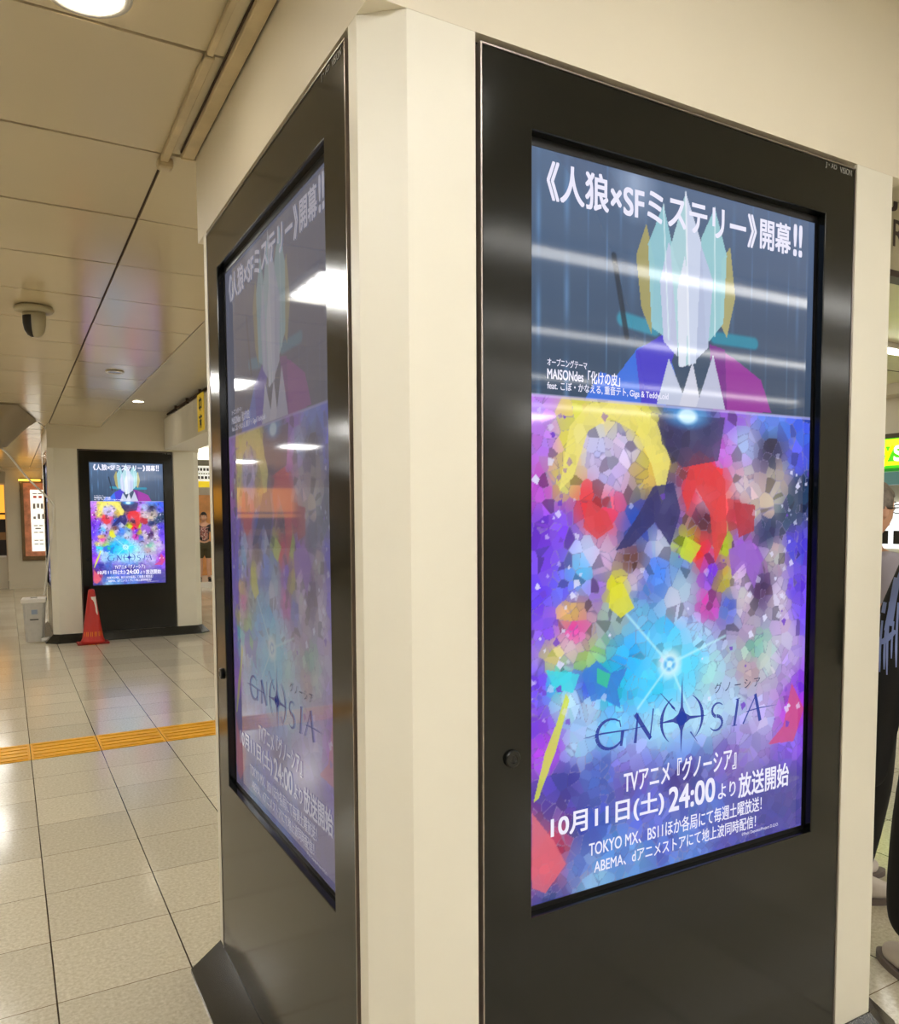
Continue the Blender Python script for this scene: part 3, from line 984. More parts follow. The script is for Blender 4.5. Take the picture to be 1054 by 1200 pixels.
# ------------------------------------------------------------------ dome camera
c = thing('security_camera', 'beige dome security camera under the low ceiling, upper left', 'security camera', (-0.415, 3.72, ZL - 0.003))
obj('mount_plate', lathe(bmesh.new(), [(0, -0.002), (0.098, -0.002), (0.104, -0.012), (0.098, -0.026), (0.075, -0.034), (0, -0.034)], 40), M['cam'], c, True)
obj('dome', lathe(bmesh.new(), [(0.060, -0.033), (0.062, -0.05), (0.060, -0.10), (0.052, -0.135), (0.036, -0.158), (0.016, -0.168), (0, -0.17)], 40), M['cam'], c, True)
bm = bmesh.new()
for s in range(13):
    a = math.radians(-150 + 8 * 0 + s * 0)
ang = [math.radians(198 + 7.0 * i) for i in range(9)]
prof = [(0.0635, -0.055), (0.0625, -0.10), (0.0545, -0.135), (0.038, -0.160), (0.018, -0.170)]
rows = [[bm.verts.new((r * math.cos(a), r * math.sin(a), z)) for a in ang] for r, z in prof]
for a, b in zip(rows, rows[1:]):
    for i in range(len(ang) - 1):
        bm.faces.new((a[i], a[i + 1], b[i + 1], b[i]))
obj('lens_slot', bm, M['black'], c, True)

# ------------------------------------------------------------------ shutter box with its yellow sign, between the two pillars
t = thing('shutter_box', 'cream shutter box under the soffit, running to the far pillar', 'shutter box')
bm = bmesh.new()
pr = [(1.30, 2.49), (1.66, 2.49), (1.66, 2.95), (1.40, 2.95), (1.30, 2.90)]
for ya, yb in ((1.45, 4.6), (4.605, 7.75), (7.755, 9.64)):
    lo = [bm.verts.new((x, ya, z)) for x, z in pr]
    hi = [bm.verts.new((x, yb, z)) for x, z in pr]
    bm.faces.new(lo)
    bm.faces.new(hi[::-1])
    for i in range(5):
        bm.faces.new((lo[i], lo[(i + 1) % 5], hi[(i + 1) % 5], hi[i]))
obj('casing', bm, M['pillar'], t)
bm = bmesh.new()
for y in (1.9, 4.0, 7.6, 8.3, 9.0):
    tube(bm, [(1.34, y, 2.94), (1.34, y, 3.0)], 0.018, 8)
tube(bm, [(1.345, 1.5, 2.965), (1.345, 9.6, 2.965)], 0.014, 8)
obj('pipe', bm, M['gap'], t)
s = thing('direction_sign', 'small yellow vertical sign on the side of the shutter box', 'sign', (1.2975, 7.38, 2.72))
obj('sign_plate', mbox((-0.006, -0.15, -0.20), (0.0, 0.15, 0.20)), glow('yellow sign face', (222, 188, 40), 0.25), s)
bm = bmesh.new()
for y, z, a, b in ((0, 0.13, 0.07, 0.012), (0, 0.05, 0.07, 0.012), (0.06, 0.09, 0.01, 0.05), (-0.06, 0.09, 0.01, 0.05), (0, 0.09, 0.012, 0.075), (0, -0.05, 0.075, 0.012), (0, -0.09, 0.05, 0.01), (0.03, -0.13, 0.012, 0.04), (-0.03, -0.13, 0.012, 0.04), (0, -0.08, 0.012, 0.06)):
    box(bm, (-0.008, y - a, z - b), (-0.0062, y + a, z + b))
obj('lettering', bm, M['print_dark'], s)

# ------------------------------------------------------------------ leak sheet, hose, bin
N = 22
A, B, Cc, D = Vector((-0.45, 7.9, ZL - 0.01)), Vector((-0.215, 9.35, ZL - 0.01)), Vector((-1.75, 9.6, ZL - 0.01)), Vector((-1.8, 7.9, ZL - 0.01))
low = Vector((-0.66, 8.85, 2.40))
bm = bmesh.new()
g = []
for i in range(N + 1):
    row = []
    for j in range(N + 1):
        u, v = i / N, j / N
        p = (A * (1 - u) + D * u) * (1 - v) + (B * (1 - u) + Cc * u) * v
        e = min(u, 1 - u, v, 1 - v) * 2
        dd = (Vector((p.x, p.y)) - Vector((low.x, low.y))).length
        p.z = ZL - 0.012 - (ZL - low.z) * max(0, 1 - dd / 0.95) ** 0.8 * min(1, e * 3.0) - 0.05 * math.sin(min(1, e) * math.pi) * 0.5
        row.append(bm.verts.new(p))
    g.append(row)
for i in range(N):
    for j in range(N):
        bm.faces.new((g[i][j], g[i + 1][j], g[i + 1][j + 1], g[i][j + 1]))
r = bmesh.ops.solidify(bm, geom=bm.faces[:], thickness=0.004)
t = thing('drip_sheet', 'beige vinyl drip sheet sagging under the ceiling before the far pillar', 'drip sheet')
obj('sheet', bm, M['vinyl'], t, True)
obj('tie_cord', tube(bmesh.new(), [B + Vector((0, 0, -0.004)), (-0.15, 9.6, 2.73), (-0.117, 9.66, 2.70)], 0.006, 6), M['white'], t)
hose_pts = [Vector((-0.66, 8.85, 2.40)), at(8, 531, 1, 9.0), at(32, 560, 1, 9.35), at(60, 588, 1, 9.6), at(62, 600, 1, 9.62), at(60, 630, 1, 9.66), at(56, 660, 1, 9.8), at(53, 690, 1, 9.95), Vector((-0.20, 9.98, 0.60))]
hose_pts = [p + Vector((0, -0.02, 0)) for p in hose_pts]
tag(obj('drain_hose', tube(bmesh.new(), spline(hose_pts, 6), 0.011, 8), M['white'], None, True), 'thin white drain hose from the drip sheet down to the waste bin', 'hose')

b = thing('waste_bin', 'grey plastic waste bin with a pale lid at the foot of the far pillar', 'bin', (-0.315, 10.02, 0), math.radians(-4))
bm = bmesh.new()
lathe(bm, [(0, 0.0), (0.118, 0.0), (0.122, 0.006), (0.150, 0.50), (0.150, 0.505), (0, 0.505)], 4)
bmesh.ops.rotate(bm, verts=bm.verts, cent=(0, 0, 0), matrix=Matrix.Rotation(math.radians(45), 3, 'Z'))
bmesh.ops.scale(bm, verts=bm.verts, vec=(1.22, 1.4, 1))
bmesh.ops.bevel(bm, geom=[e for e in bm.edges if abs(e.verts[0].co.z - e.verts[1].co.z) > 0.1], offset=0.025, segments=3, affect='EDGES')
obj('bin_body', bm, M['grey'], b)
obj('lid', mbox((-0.145, -0.165, 0.506), (0.145, 0.165, 0.56), 0.012), M['white'], b)
obj('lid_handle', mbox((-0.04, -0.02, 0.5605), (0.04, 0.02, 0.572), 0.004), M['grey'], b)
obj('sticker', mbox((-0.03, -0.1485, 0.36), (0.04, -0.144, 0.42)), mat('pale blue sticker', (150, 165, 190), 0.5), b)
obj('slot_label', mbox((-0.05, -0.143, 0.286), (0.05, -0.1385, 0.30)), M['black'], b)
bt = thing('spray_bottle', 'small grey bottle lying against the bin and the pillar foot', 'bottle', (-0.165, 9.83, 0.0))
bm = bmesh.new()
tube(bm, [(-0.09, 0, 0.03), (-0.04, 0, 0.035), (0.02, 0.01, 0.035), (0.04, 0.01, 0.035)], [0.022, 0.03, 0.03, 0.016], 12)
obj('bottle_body', bm, M['white'], bt, True)
obj('cap', tube(bmesh.new(), [(0.04, 0.01, 0.035), (0.065, 0.012, 0.035)], 0.014, 10), M['grey'], bt)

# ------------------------------------------------------------------ traffic cone
c = thing('traffic_cone', 'red traffic cone with a white reflective patch before the far screen', 'traffic cone', (0.315, 9.36, 0))
obj('base', mbox((-0.185, -0.10, 0), (0.185, 0.14, 0.022), 0.006), mat('dark red rubber base', (150, 30, 26), 0.6), c)
obj('cone', lathe(bmesh.new(), [(0.150, 0.0225), (0.135, 0.055), (0.125, 0.07), (0.040, 0.66), (0.036, 0.685), (0.022, 0.695), (0, 0.695)], 36), M['red'], c, True)


def cone_r(z):
    return 0.125 + (0.040 - 0.125) * (z - 0.07) / 0.59 + 0.0012


def cone_patch(rows_, mi):
    bm = bmesh.new()
    R_ = []
    for z, a0, a1 in rows_:
        R_.append([bm.verts.new((cone_r(z) * math.cos(math.radians(a0 + (a1 - a0) * i / 8)), cone_r(z) * math.sin(math.radians(a0 + (a1 - a0) * i / 8)), z)) for i in range(9)])
    for a, b_ in zip(R_, R_[1:]):
        for i in range(8):
            bm.faces.new((a[i], a[i + 1], b_[i + 1], b_[i]))
    return bm


obj('reflective_patch', cone_patch([(0.37, -50, -44), (0.40, -58, -40), (0.58, -100, -30), (0.60, -104, -20)], 0), M['white'], c, True)
bm = bmesh.new()
for i in range(5):
    a = math.radians(-138 + i * 24)
    for dz in (0.0, 0.032, 0.06):
        z = 0.105 + dz
        rr = cone_r(z) + 0.001
        t_ = Vector((-math.sin(a), math.cos(a), 0))
        n_ = Vector((math.cos(a), math.sin(a), 0))
        p = n_ * rr
        q = [p - t_ * 0.017 + Vector((0, 0, -0.005)), p + t_ * 0.017 + Vector((0, 0, -0.005)), p + t_ * 0.017 + Vector((0, 0, 0.005)), p - t_ * 0.017 + Vector((0, 0, 0.005))]
        bm.faces.new([bm.verts.new(k) for k in q])
    for s_ in (-1, 1):
        rr = cone_r(0.135) + 0.002
        p = Vector((math.cos(a), math.sin(a), 0)) * rr + Vector((-math.sin(a), math.cos(a), 0)) * 0.016 * s_ + Vector((0, 0, 0.135))
        t_ = Vector((-math.sin(a), math.cos(a), 0)) * 0.004
        bm.faces.new([bm.verts.new(p + k) for k in (-t_ - Vector((0, 0, 0.03)), t_ - Vector((0, 0, 0.03)), t_ + Vector((0, 0, 0.03)), -t_ + Vector((0, 0, 0.03)))])
obj('lettering', bm, M['amber'], c)

# ------------------------------------------------------------------ far end: pier, poster case, amber shop, wood wall
YP = 19.0


def Q(u, v, y=YP):
    p = at(u, v, 1, y)
    return p.x, p.z


xp0 = Q(9, 640)[0]
bm = bmesh.new()
box(bm, (xp0, YP, 0), (1.9, YB + 0.2, 2.78), 0)
box(bm, (XL, YB, 2.44), (xp0, YB + 0.2, 2.78), 0)
box(bm, (XL, YB + 2.5, 0), (xp0, YB + 2.7, 3.0), 0)
box(bm, (1.9, YB, 0), (XR, YB + 0.2, 3.0), 0)
box(bm, (XL, YB - 0.35, 2.70), (1.9, YB + 0.2, 2.9), 0)
struct(obj('wall_back', bm, M['wall']))
# shop behind the pier's left
bm = bmesh.new()
box(bm, (XL, YB, 0), (xp0 - 0.02, YB + 0.12, 0.72))
struct(obj('wall_counter', bm, M['wall']))
amber = glow('amber lit panel', (255, 176, 58), 0.95)
for k in range(4):
    x1 = xp0 - 0.02 - k * 1.5
    s = thing('shop_shelf', 'dark shop shelf with amber lit back, bay %s from the pier' % ['nearest', 'second', 'third', 'farthest'][k], 'shelf', (x1 - 0.75, YB + 0.5, 0), 0, 'lit shop shelves at the far end')
    obj('light_panel', mbox((-0.74, 0.3, 1.75), (0.74, 0.33, 2.43)), amber, s)
    obj('board', mbox((-0.745, -0.1, 1.72), (0.745, 0.34, 1.76)), M['darkwood'], s)
    obj('board', mbox((-0.745, -0.1, 1.58), (0.745, 0.34, 1.61)), M['darkwood'], s)
    obj('light_strip', mbox((-0.74, 0.30, 1.612), (0.74, 0.33, 1.718)), amber, s)
    obj('cabinet', mbox((-0.745, 0.0, 0.725), (0.745, 0.34, 1.579)), M['darkwood'], s)
    obj('drawer_front', mbox((-0.74, -0.02, 1.12), (0.74, -0.001, 1.3)), mat('tan counter front', (176, 132, 80), 0.5), s)
tag(obj('counter_edge', mbox((XL + 0.02, YB - 0.04, 0.722), (xp0 - 0.03, YB + 0.14, 0.765)), M['white']), 'pale counter ledge at the far left end below the amber shelves', 'counter')
# the poster case
pz0, pz1 = Q(27, 657)[1], Q(26, 561)[1]
px0 = Q(24, 600)[0]
pc = thing('poster_case', 'bronze framed lit poster case on the far pier, left of the far pillar', 'poster case', (px0, YP, pz0))
W_, H_ = 1.0, pz1 - pz0
bm = bmesh.new()
for a, b_ in (((0, 0), (W_, 0.10)), ((0, H_ - 0.09), (W_, H_)), ((0, 0.10), (0.07, H_ - 0.09)), ((W_ - 0.07, 0.10), (W_, H_ - 0.09))):
    box(bm, (a[0], -0.07, a[1]), (b_[0], -0.001, b_[1]), 0, 0.008)
obj('case_frame', bm, M['bronze'], pc)
obj('backing', mbox((0.071, -0.03, 0.101), (W_ - 0.071, -0.002, H_ - 0.091)), mat('reddish collage', (180, 110, 80), 0.5, emit=(190, 120, 80), strength=0.3, mottle=0.6, scale=9), pc)
xw0, zw1, zw0 = Q(36, 600)[0] - px0, Q(40, 574)[1] - pz0, Q(40, 646)[1] - pz0
pa = obj('paper', mbox((xw0, -0.036, zw0), (W_ - 0.08, -0.0305, zw1)), M['paper'], pc)
bm = bmesh.new()
bm2 = bmesh.new()
hh = zw1 - zw0
for f, kind in ((0.93, 0), (0.88, 1), (0.72, 2), (0.56, 3), (0.41, 0), (0.36, 4), (0.30, 0), (0.17, 0), (0.11, 0)):
    z = zw0 + f * hh
    if kind == 0:
        for k in range(6):
            box(bm, (xw0 + 0.05 + k * 0.11, -0.0375, z), (xw0 + 0.05 + k * 0.11 + 0.085, -0.0362, z + 0.022))
    elif kind == 1:
        for k in range(5):
            box(bm2, (xw0 + 0.06 + k * 0.11, -0.0375, z - 0.02), (xw0 + 0.06 + k * 0.11 + 0.07, -0.0362, z + 0.03))
    elif kind == 2:
        for k in range(3):
            box(bm, (xw0 + 0.05 + k * 0.08, -0.0375, z - 0.04 + 0.02 * (k % 2)), (xw0 + 0.05 + k * 0.08 + 0.05, -0.0362, z + 0.08))
        box(bm2, (xw0 + 0.36, -0.0375, z - 0.02), (xw0 + 0.6, -0.0362, z + 0.08))
    elif kind == 3:
        for k, h in enumerate((0.06, 0.12, 0.12, 0.05)):
            box(bm, (xw0 + 0.05 + k * 0.09, -0.0375, z - 0.05), (xw0 + 0.05 + k * 0.09 + 0.05, -0.0362, z - 0.05 + h))
    else:
        box(bm, (xw0 + 0.08, -0.0375, z), (xw0 + 0.2, -0.0362, z + 0.03))
obj('print', bm, mat('grey print', (120, 112, 104), 0.6, emit=(120, 112, 104), strength=0.4), pa)
obj('red_print', bm2, M['print_red'], pa)
lp = Q(30, 565)
tag(obj('picture_light', mbox((lp[0] - 0.15, YP - 0.2, lp[1] + 0.02), (lp[0] + 0.3, YP - 0.072, lp[1] + 0.06), 0.01), glow('warm picture lamp', (255, 190, 70), 2.5)), 'warm amber picture lamp over the lit poster case', 'lamp')
struct(obj('baseboard_back', mbox((xp0, YP - 0.03, 0), (1.9, YP - 0.001, 0.12)), M['wall']))

# right gap: platform, wood wall, hanging sign, bright box
struct(obj('platform', mbox((2.2, 16.95, 0), (5.4, YB - 0.001, 0.12)), M['white']))
tag(obj('wood_panel', mbox((2.5, YB - 0.06, 0.121), (6.0, YB - 0.002, 2.2)), M['wood']), 'orange wood wall panel behind the distant person', 'wall panel')
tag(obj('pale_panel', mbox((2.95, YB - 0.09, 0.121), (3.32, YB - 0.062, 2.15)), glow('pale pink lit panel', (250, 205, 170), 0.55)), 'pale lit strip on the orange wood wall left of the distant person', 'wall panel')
x0, x1 = Q(224, 550, 13)[0], Q(262, 550, 13)[0]
s = thing('hanging_sign', 'white hanging direction sign with a yellow band in the gap between the pillars', 'sign', (x0, 13, 0))
za, zb, zc, zd = Q(236, 539, 13)[1], Q(236, 546, 13)[1], Q(236, 564, 13)[1], Q(236, 571, 13)[1]
obj('top_bar', mbox((0, -0.06, zb), (x1 - x0, 0.06, za)), mat('grey sign bar', (130, 122, 100), 0.4), s)
obj('sign_face', mbox((0.01, -0.05, zc), (x1 - x0 - 0.01, 0.05, zb - 0.001)), glow('white sign face', (238, 238, 226), 0.55), s)
obj('yellow_band', mbox((0.01, -0.05, zd), (x1 - x0 - 0.01, 0.05, zc - 0.001)), glow('yellow sign band', (226, 196, 30), 0.5), s)
bm = bmesh.new()
for z, h, n in ((zb - 0.09, 0.05, 9), (zb - 0.15, 0.02, 12), (zb - 0.235, 0.05, 8)):
    for k in range(n):
        wd = (x1 - x0 - 0.06) / n
        box(bm, (0.03 + k * wd, -0.0525, z), (0.03 + (k + 0.72) * wd, -0.0508, z + h))
obj('lettering', bm, M['print_dark'], s)
for k in (0.1, x1 - x0 - 0.1):
    obj('hanger', tube(bmesh.new(), [(k, 0, za), (k, 0, ZH)], 0.012, 8), M['metal'], s)
tag(obj('bright_ceiling_block', mbox((2.3, 14.6, 2.44), (4.6, 14.9, 2.98), 0.01), glow('white glowing block', (255, 252, 240), 1.3)), 'glowing white block for the bright ceiling above the hanging sign in the gap', 'lit ceiling stand-in')  # glowing block stands in for the brightly lit ceiling beyond

# ------------------------------------------------------------------ right side: hanging JR board, green shop
s = thing('direction_board', 'grey beige hanging board with dark letters, right edge behind the pillar', 'sign', (2.6, 0.9, 0))
p0, p1 = at(1037, 317, 1, 0.9), at(1045, 315, 1, 0.9)
jb = at(1045, 317, 1, 0.9).z - 0.0
obj('board', mbox((0.0, 0.0, jb), (2.2, 0.05, ZH - 0.002), 0.004), mat('grey beige board', (196, 190, 164), 0.5), s)
obj('bottom_bar', mbox((0.0, -0.012, jb - 0.03), (2.2, 0.06, jb - 0.0005)), mat('dark brown bar', (60, 44, 40), 0.4), s)
ink = mat('dark brown lettering', (58, 44, 42), 0.5)


def jr(u0, v0, u1, v1, ch):
    a, b_ = at(u0, v1, 1, 0.9), at(u1, v0, 1, 0.9)
    return text_mesh(ch, a.x - 2.6, b_.x - 2.6, a.z, b_.z, -0.002, 0.01)


obj('lettering', jr(1041, 217, 1052.5, 246, 'J'), ink, s)
obj('lettering', jr(1046.5, 261, 1060, 288, 'R'), ink, s)

# right wall with the shop
sp = at(1045, 552, 0, XR)
zt_, zb_ = at(1045, 513, 0, XR).z, at(1045, 552, 0, XR).z
bm = bmesh.new()
box(bm, (XR, YF, 0), (XR + 0.2, 2.2, ZH))
box(bm, (XR, 6.6, 0), (XR + 0.2, YB, ZH))
box(bm, (XR, 2.2, zt_ + 0.01), (XR + 0.2, 6.6, ZH))
box(bm, (XR + 3.0, 2.0, 0), (XR + 3.2, 6.8, ZH))
box(bm, (XR, 2.0, 0), (XR + 3.0, 2.2, ZH))
box(bm, (XR, 6.6, 0), (XR + 3.0, 6.8, ZH))
struct(obj('wall_right', bm, M['wall']))
struct(obj('trim_3', mbox((XR - 0.25, YF, ZH - 0.12), (XR - 0.001, 18.5, ZH - 0.001)), M['wall']))
s = thing('shop_sign', 'bright green shop sign with yellow and white letters on the right wall', 'shop sign', (XR, 4.4, 0))
hs = zt_ - zb_
obj('sign_box', mbox((-0.16, -2.1, zb_ + 0.02), (-0.002, 2.1, zt_ - 0.02), 0.01), glow('green sign face', (70, 196, 20), 0.75), s)
obj('frame_bar', mbox((-0.17, -2.12, zt_ - 0.0195), (-0.002, 2.12, zt_ + 0.03)), mat('dark sign frame', (70, 60, 30), 0.5), s)
obj('lower_bar', mbox((-0.17, -2.12, zb_ - 0.012), (-0.002, 2.12, zb_ + 0.0195)), glow('deep green bar', (30, 130, 30), 0.5), s)
obj('lime_band', mbox((-0.164, -2.09, zb_ + hs * 0.70), (-0.1605, 2.09, zt_ - 0.03)), glow('lime band', (206, 250, 30), 0.85), s)
obj('lime_band', mbox((-0.164, -2.09, zb_ + hs * 0.14), (-0.1605, 2.09, zb_ + hs * 0.26)), glow('yellow lime band', (222, 240, 20), 0.85), s)
for ch, u0, u1, m_ in (('y', 1034.2, 1047.5, glow('yellow sign letter', (250, 240, 20), 0.9)), ('S', 1048, 1058.5, glow('white sign letter', (240, 250, 220), 0.9))):
    ya, yb = at(u0, 533, 0, XR - 0.165).y - 4.4, at(u1, 533, 0, XR - 0.165).y - 4.4
    me = text_mesh(ch, 0, 1, zb_ + hs * (0.16 if ch == 'y' else 0.28), zb_ + hs * 0.70, 0, 0.05)
    for v in me.vertices:
        v.co = Vector((-0.166, ya + (yb - ya) * v.co.x, v.co.z))
    obj('lettering', me, m_, s)
t = thing('shop_menu_panel', 'lit white menu panel inside the green signed shop', 'menu panel', (XR + 2.9, 4.4, 0))
obj('panel', mbox((0, -2.0, 1.05), (0.06, 2.0, 1.75)), glow('white menu', (244, 248, 250), 0.95), t)
bm = bmesh.new()
for k in range(14):
    box(bm, (-0.006, -1.9 + k * 0.27, 1.12), (-0.001, -1.9 + k * 0.27 + 0.19, 1.32))
obj('picture', bm, M['print_dark'], t)
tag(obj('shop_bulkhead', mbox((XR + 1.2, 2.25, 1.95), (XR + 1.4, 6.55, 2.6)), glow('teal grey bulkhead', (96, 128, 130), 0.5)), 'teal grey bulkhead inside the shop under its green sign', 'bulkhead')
tag(obj('shop_counter', mbox((XR + 0.25, 2.4, 0), (XR + 0.85, 6.4, 0.95), 0.01), M['white']), 'white counter of the green signed shop', 'counter')


# ------------------------------------------------------------------ people
def skin_mesh(nodes, edges, root, sub=2):
    me = bpy.data.meshes.new('sk')
    keys = list(nodes)
    me.from_pydata([nodes[k][0] for k in keys], [(keys.index(a), keys.index(b)) for a, b in edges], [])
    o = bpy.data.objects.new('sk', me)
    COL.objects.link(o)
    o.modifiers.new('s', 'SKIN').use_smooth_shade = True
    ss = o.modifiers.new('u', 'SUBSURF')
    ss.levels = ss.render_levels = sub
    for i, k in enumerate(keys):
        r = nodes[k][1]
        me.skin_vertices[0].data[i].radius = r if isinstance(r, tuple) else (r, r)
        me.skin_vertices[0].data[i].use_root = (k == root)
    bpy.context.view_layer.update()
    out = bpy.data.meshes.new_from_object(o.evaluated_get(bpy.context.evaluated_depsgraph_get()))
    bpy.data.objects.remove(o)
    return out


def fuse(meshes, voxel):
    bm = bmesh.new()
    for m_ in meshes:
        bm.from_mesh(m_)
    me = bpy.data.meshes.new('fuse')
    bm.to_mesh(me)
    bm.free()
    o = bpy.data.objects.new('fuse', me)
    COL.objects.link(o)
    r_ = o.modifiers.new('r', 'REMESH')
    r_.mode = 'VOXEL'
    r_.voxel_size = voxel
    sm = o.modifiers.new('sm', 'SMOOTH')
    sm.iterations = 3
    sm.factor = 0.4
    bpy.context.view_layer.update()
    out = bpy.data.meshes.new_from_object(o.evaluated_get(bpy.context.evaluated_depsgraph_get()))
    bpy.data.objects.remove(o)
    out.materials.clear()
    for p in out.polygons:
        p.use_smooth = True
    return out


def head_mesh(c, yaw, tilt=0.0):
    """a head with brow, sockets, nose, lips, chin and ears; local +y is forward"""
    bm = bmesh.new()
    bmesh.ops.create_icosphere(bm, subdivisions=5, radius=1.0)

    def g(d, s):
        return math.exp(-d / (s * s))
    for v in bm.verts:
        n = v.co.copy()
        x, y, z = n.x * 0.074, n.y * 0.095, n.z * 0.115
        if n.z < 0:
            x *= 1 - 0.34 * n.z * n.z
            if n.y > 0:
                y *= 1 - 0.10 * n.z * n.z
            else:
                y *= 1 - 0.45 * n.z * n.z
        if n.y > 0.3:
            f = (n.y - 0.3) / 0.7
            y -= 0.010 * f * (1 - g(n.x ** 2, 0.5))
            y -= 0.013 * (g((n.x - 0.42) ** 2 + (n.z - 0.02) ** 2 * 1.6, 0.22) + g((n.x + 0.42) ** 2 + (n.z - 0.02) ** 2 * 1.6, 0.22))
            y += 0.004 * g((n.z - 0.26) ** 2, 0.12)
            if -0.42 < n.z < 0.12:
                k = (0.12 - n.z) / 0.54
                y += 0.027 * (k ** 1.2) * g(n.x ** 2, 0.13 + 0.07 * k) * (1 if n.z > -0.34 else max(0, (n.z + 0.42) / 0.08))
            y += 0.007 * g((n.x * 0.7) ** 2 + (n.z + 0.54) ** 2 * 5, 0.22)
            y -= 0.006 * g((n.x * 0.6) ** 2 + (n.z + 0.57) ** 2 * 40, 0.2)
            y += 0.010 * g(n.x ** 2 + (n.z + 0.88) ** 2, 0.25)
        v.co = Vector((x, y, z))
    for s in (-1, 1):
        e = bmesh.ops.create_icosphere(bm, subdivisions=2, radius=1.0)['verts']
        for v in e:
            v.co = Vector((s * (0.074 + v.co.x * 0.010), -0.008 + v.co.y * 0.018 - 0.006 * v.co.z, -0.008 + v.co.z * 0.031))
    mtx = Matrix.Translation(c) @ Matrix.Rotation(yaw, 4, 'Z') @ Matrix.Rotation(tilt, 4, 'X')
    bm.transform(mtx)
    me = bpy.data.meshes.new('head')
    bm.to_mesh(me)
    bm.free()
    return me, mtx


def person(name, label, H, loc, rz, look, arms, feet, cloth, hair, shoe_mat, glasses=False, long_hair=False, flare=0.0, jacket=False, shorts=False, shirt_mat=None, skin_m=None):
    k = H / 1.70
    t = thing(name, label, 'person', loc, rz)
    V3 = lambda x, y, z: Vector((x * k, y * k, z * k))
    hip_z = 0.92
    J = {}
    J['pel'] = (V3(0, 0, 0.95), 0.115 * k)
    J['wst'] = (V3(0, 0.005, 1.08), 0.105 * k)
    J['che'] = (V3(0, 0.0, 1.25), 0.125 * k)
    J['upp'] = (V3(0, -0.01, 1.38), 0.105 * k)
    J['nk'] = (V3(0, -0.005, 1.46), 0.056 * k)
    J['nk2'] = (V3(0, 0.012, 1.53), 0.052 * k)
    E = [('pel', 'wst'), ('wst', 'che'), ('che', 'upp'), ('upp', 'nk'), ('nk', 'nk2')]
    fingers = []
    for s, side in ((-1, 'l'), (1, 'r')):
        elb, wri = arms[side]
        J['sh' + side] = (V3(s * 0.165, -0.01, 1.385), 0.058 * k)
        J['el' + side] = (V3(*elb), 0.043 * k)
        J['wr' + side] = (V3(*wri), 0.028 * k)
        E += [('upp', 'sh' + side), ('sh' + side, 'el' + side), ('el' + side, 'wr' + side)]
        d = (J['wr' + side][0] - J['el' + side][0]).normalized()
        a = d.cross(Vector((s, 0, 0))).normalized()
        w_ = J['wr' + side][0]
        J['pa' + side] = (w_ + d * 0.05 * k, (0.034 * k, 0.018 * k))
        J['kn_' + side] = (w_ + d * 0.085 * k, (0.036 * k, 0.016 * k))
        E += [('wr' + side, 'pa' + side), ('pa' + side, 'kn_' + side)]
        side_in = -a if a.y < 0 else a
        for i, (off, ln) in enumerate(((0.030, 0.070), (0.010, 0.080), (-0.010, 0.075), (-0.029, 0.058))):
            b0 = w_ + d * 0.07 * k + side_in * off * k
            b1 = w_ + d * 0.098 * k + side_in * off * k
            b2 = b1 + (d * 0.9 + Vector((-s * 0.35, 0.1, 0))).normalized() * ln * 0.55 * k
            b3 = b2 + (d * 0.6 + Vector((-s * 0.8, 0.1, 0))).normalized() * ln * 0.45 * k
            fingers.append(([b0, b1, b2, b3], [0.010 * k, 0.0095 * k, 0.0085 * k, 0.007 * k]))
        th0 = w_ + d * 0.03 * k + side_in * 0.025 * k
        th1 = th0 + (d * 0.6 + side_in * 0.7).normalized() * 0.04 * k
        fingers.append(([th0, th1, th1 + (d * 0.9 + Vector((-s * 0.3, 0, 0))).normalized() * 0.032 * k], [0.013 * k, 0.011 * k, 0.009 * k]))
        fx, fy = feet[side]
        J['hp' + side] = (V3(s * 0.09, 0, 0.90), 0.09 * k)
        J['kne' + side] = (V3((s * 0.09 + fx) / 2, fy / 2 + 0.03, 0.49), 0.058 * k)
        J['cal' + side] = (V3((s * 0.03 + fx * 2) / 3 + s * 0.01, fy * 0.75, 0.34), 0.054 * k)
        J['an' + side] = (V3(fx, fy - 0.03, 0.085), 0.036 * k)
        J['to' + side] = (V3(fx + s * 0.015, fy + 0.10, 0.035), 0.030 * k)
        E += [('pel', 'hp' + side), ('hp' + side, 'kne' + side), ('kne' + side, 'cal' + side), ('cal' + side, 'an' + side), ('an' + side, 'to' + side)]
    head, mtx = head_mesh(V3(0, 0.035, 1.595), look)
    parts = [skin_mesh(J, E, 'pel'), head]
    for pts, rs in fingers:
        bmf = tube(bmesh.new(), pts, rs, 8)
        mf = bpy.data.meshes.new('f')
        bmf.to_mesh(mf)
        bmf.free()
        parts.append(mf)
    obj('body', fuse(parts, 0.0065), skin_m or M['skin'], t)
    R_ = mtx
    # eyes, brows, lips
    for s in (-1, 1):
        bm = bmesh.new()
        bmesh.ops.create_uvsphere(bm, u_segments=16, v_segments=10, radius=0.0118)
        bm.transform(R_ @ Matrix.Translation((s * 0.031, 0.0735, 0.003)))
        ey = obj('eye', bm, mat('eye white', (225, 218, 210), 0.2), t, True)
        bm = bmesh.new()
        bmesh.ops.create_uvsphere(bm, u_segments=12, v_segments=8, radius=0.0058)
        bm.transform(R_ @ Matrix.Translation((s * 0.031, 0.0815, 0.003)) @ Matrix.Diagonal((1, 0.7, 1, 1)))
        obj('iris', bm, M['hair_black'], ey, True)
        obj('eyebrow', tube(bmesh.new(), [R_ @ Vector(p) for p in ((s * 0.014, 0.089, 0.024), (s * 0.03, 0.0885, 0.029), (s * 0.047, 0.076, 0.025))], [0.002, 0.0032, 0.0015], 6), hair, t)
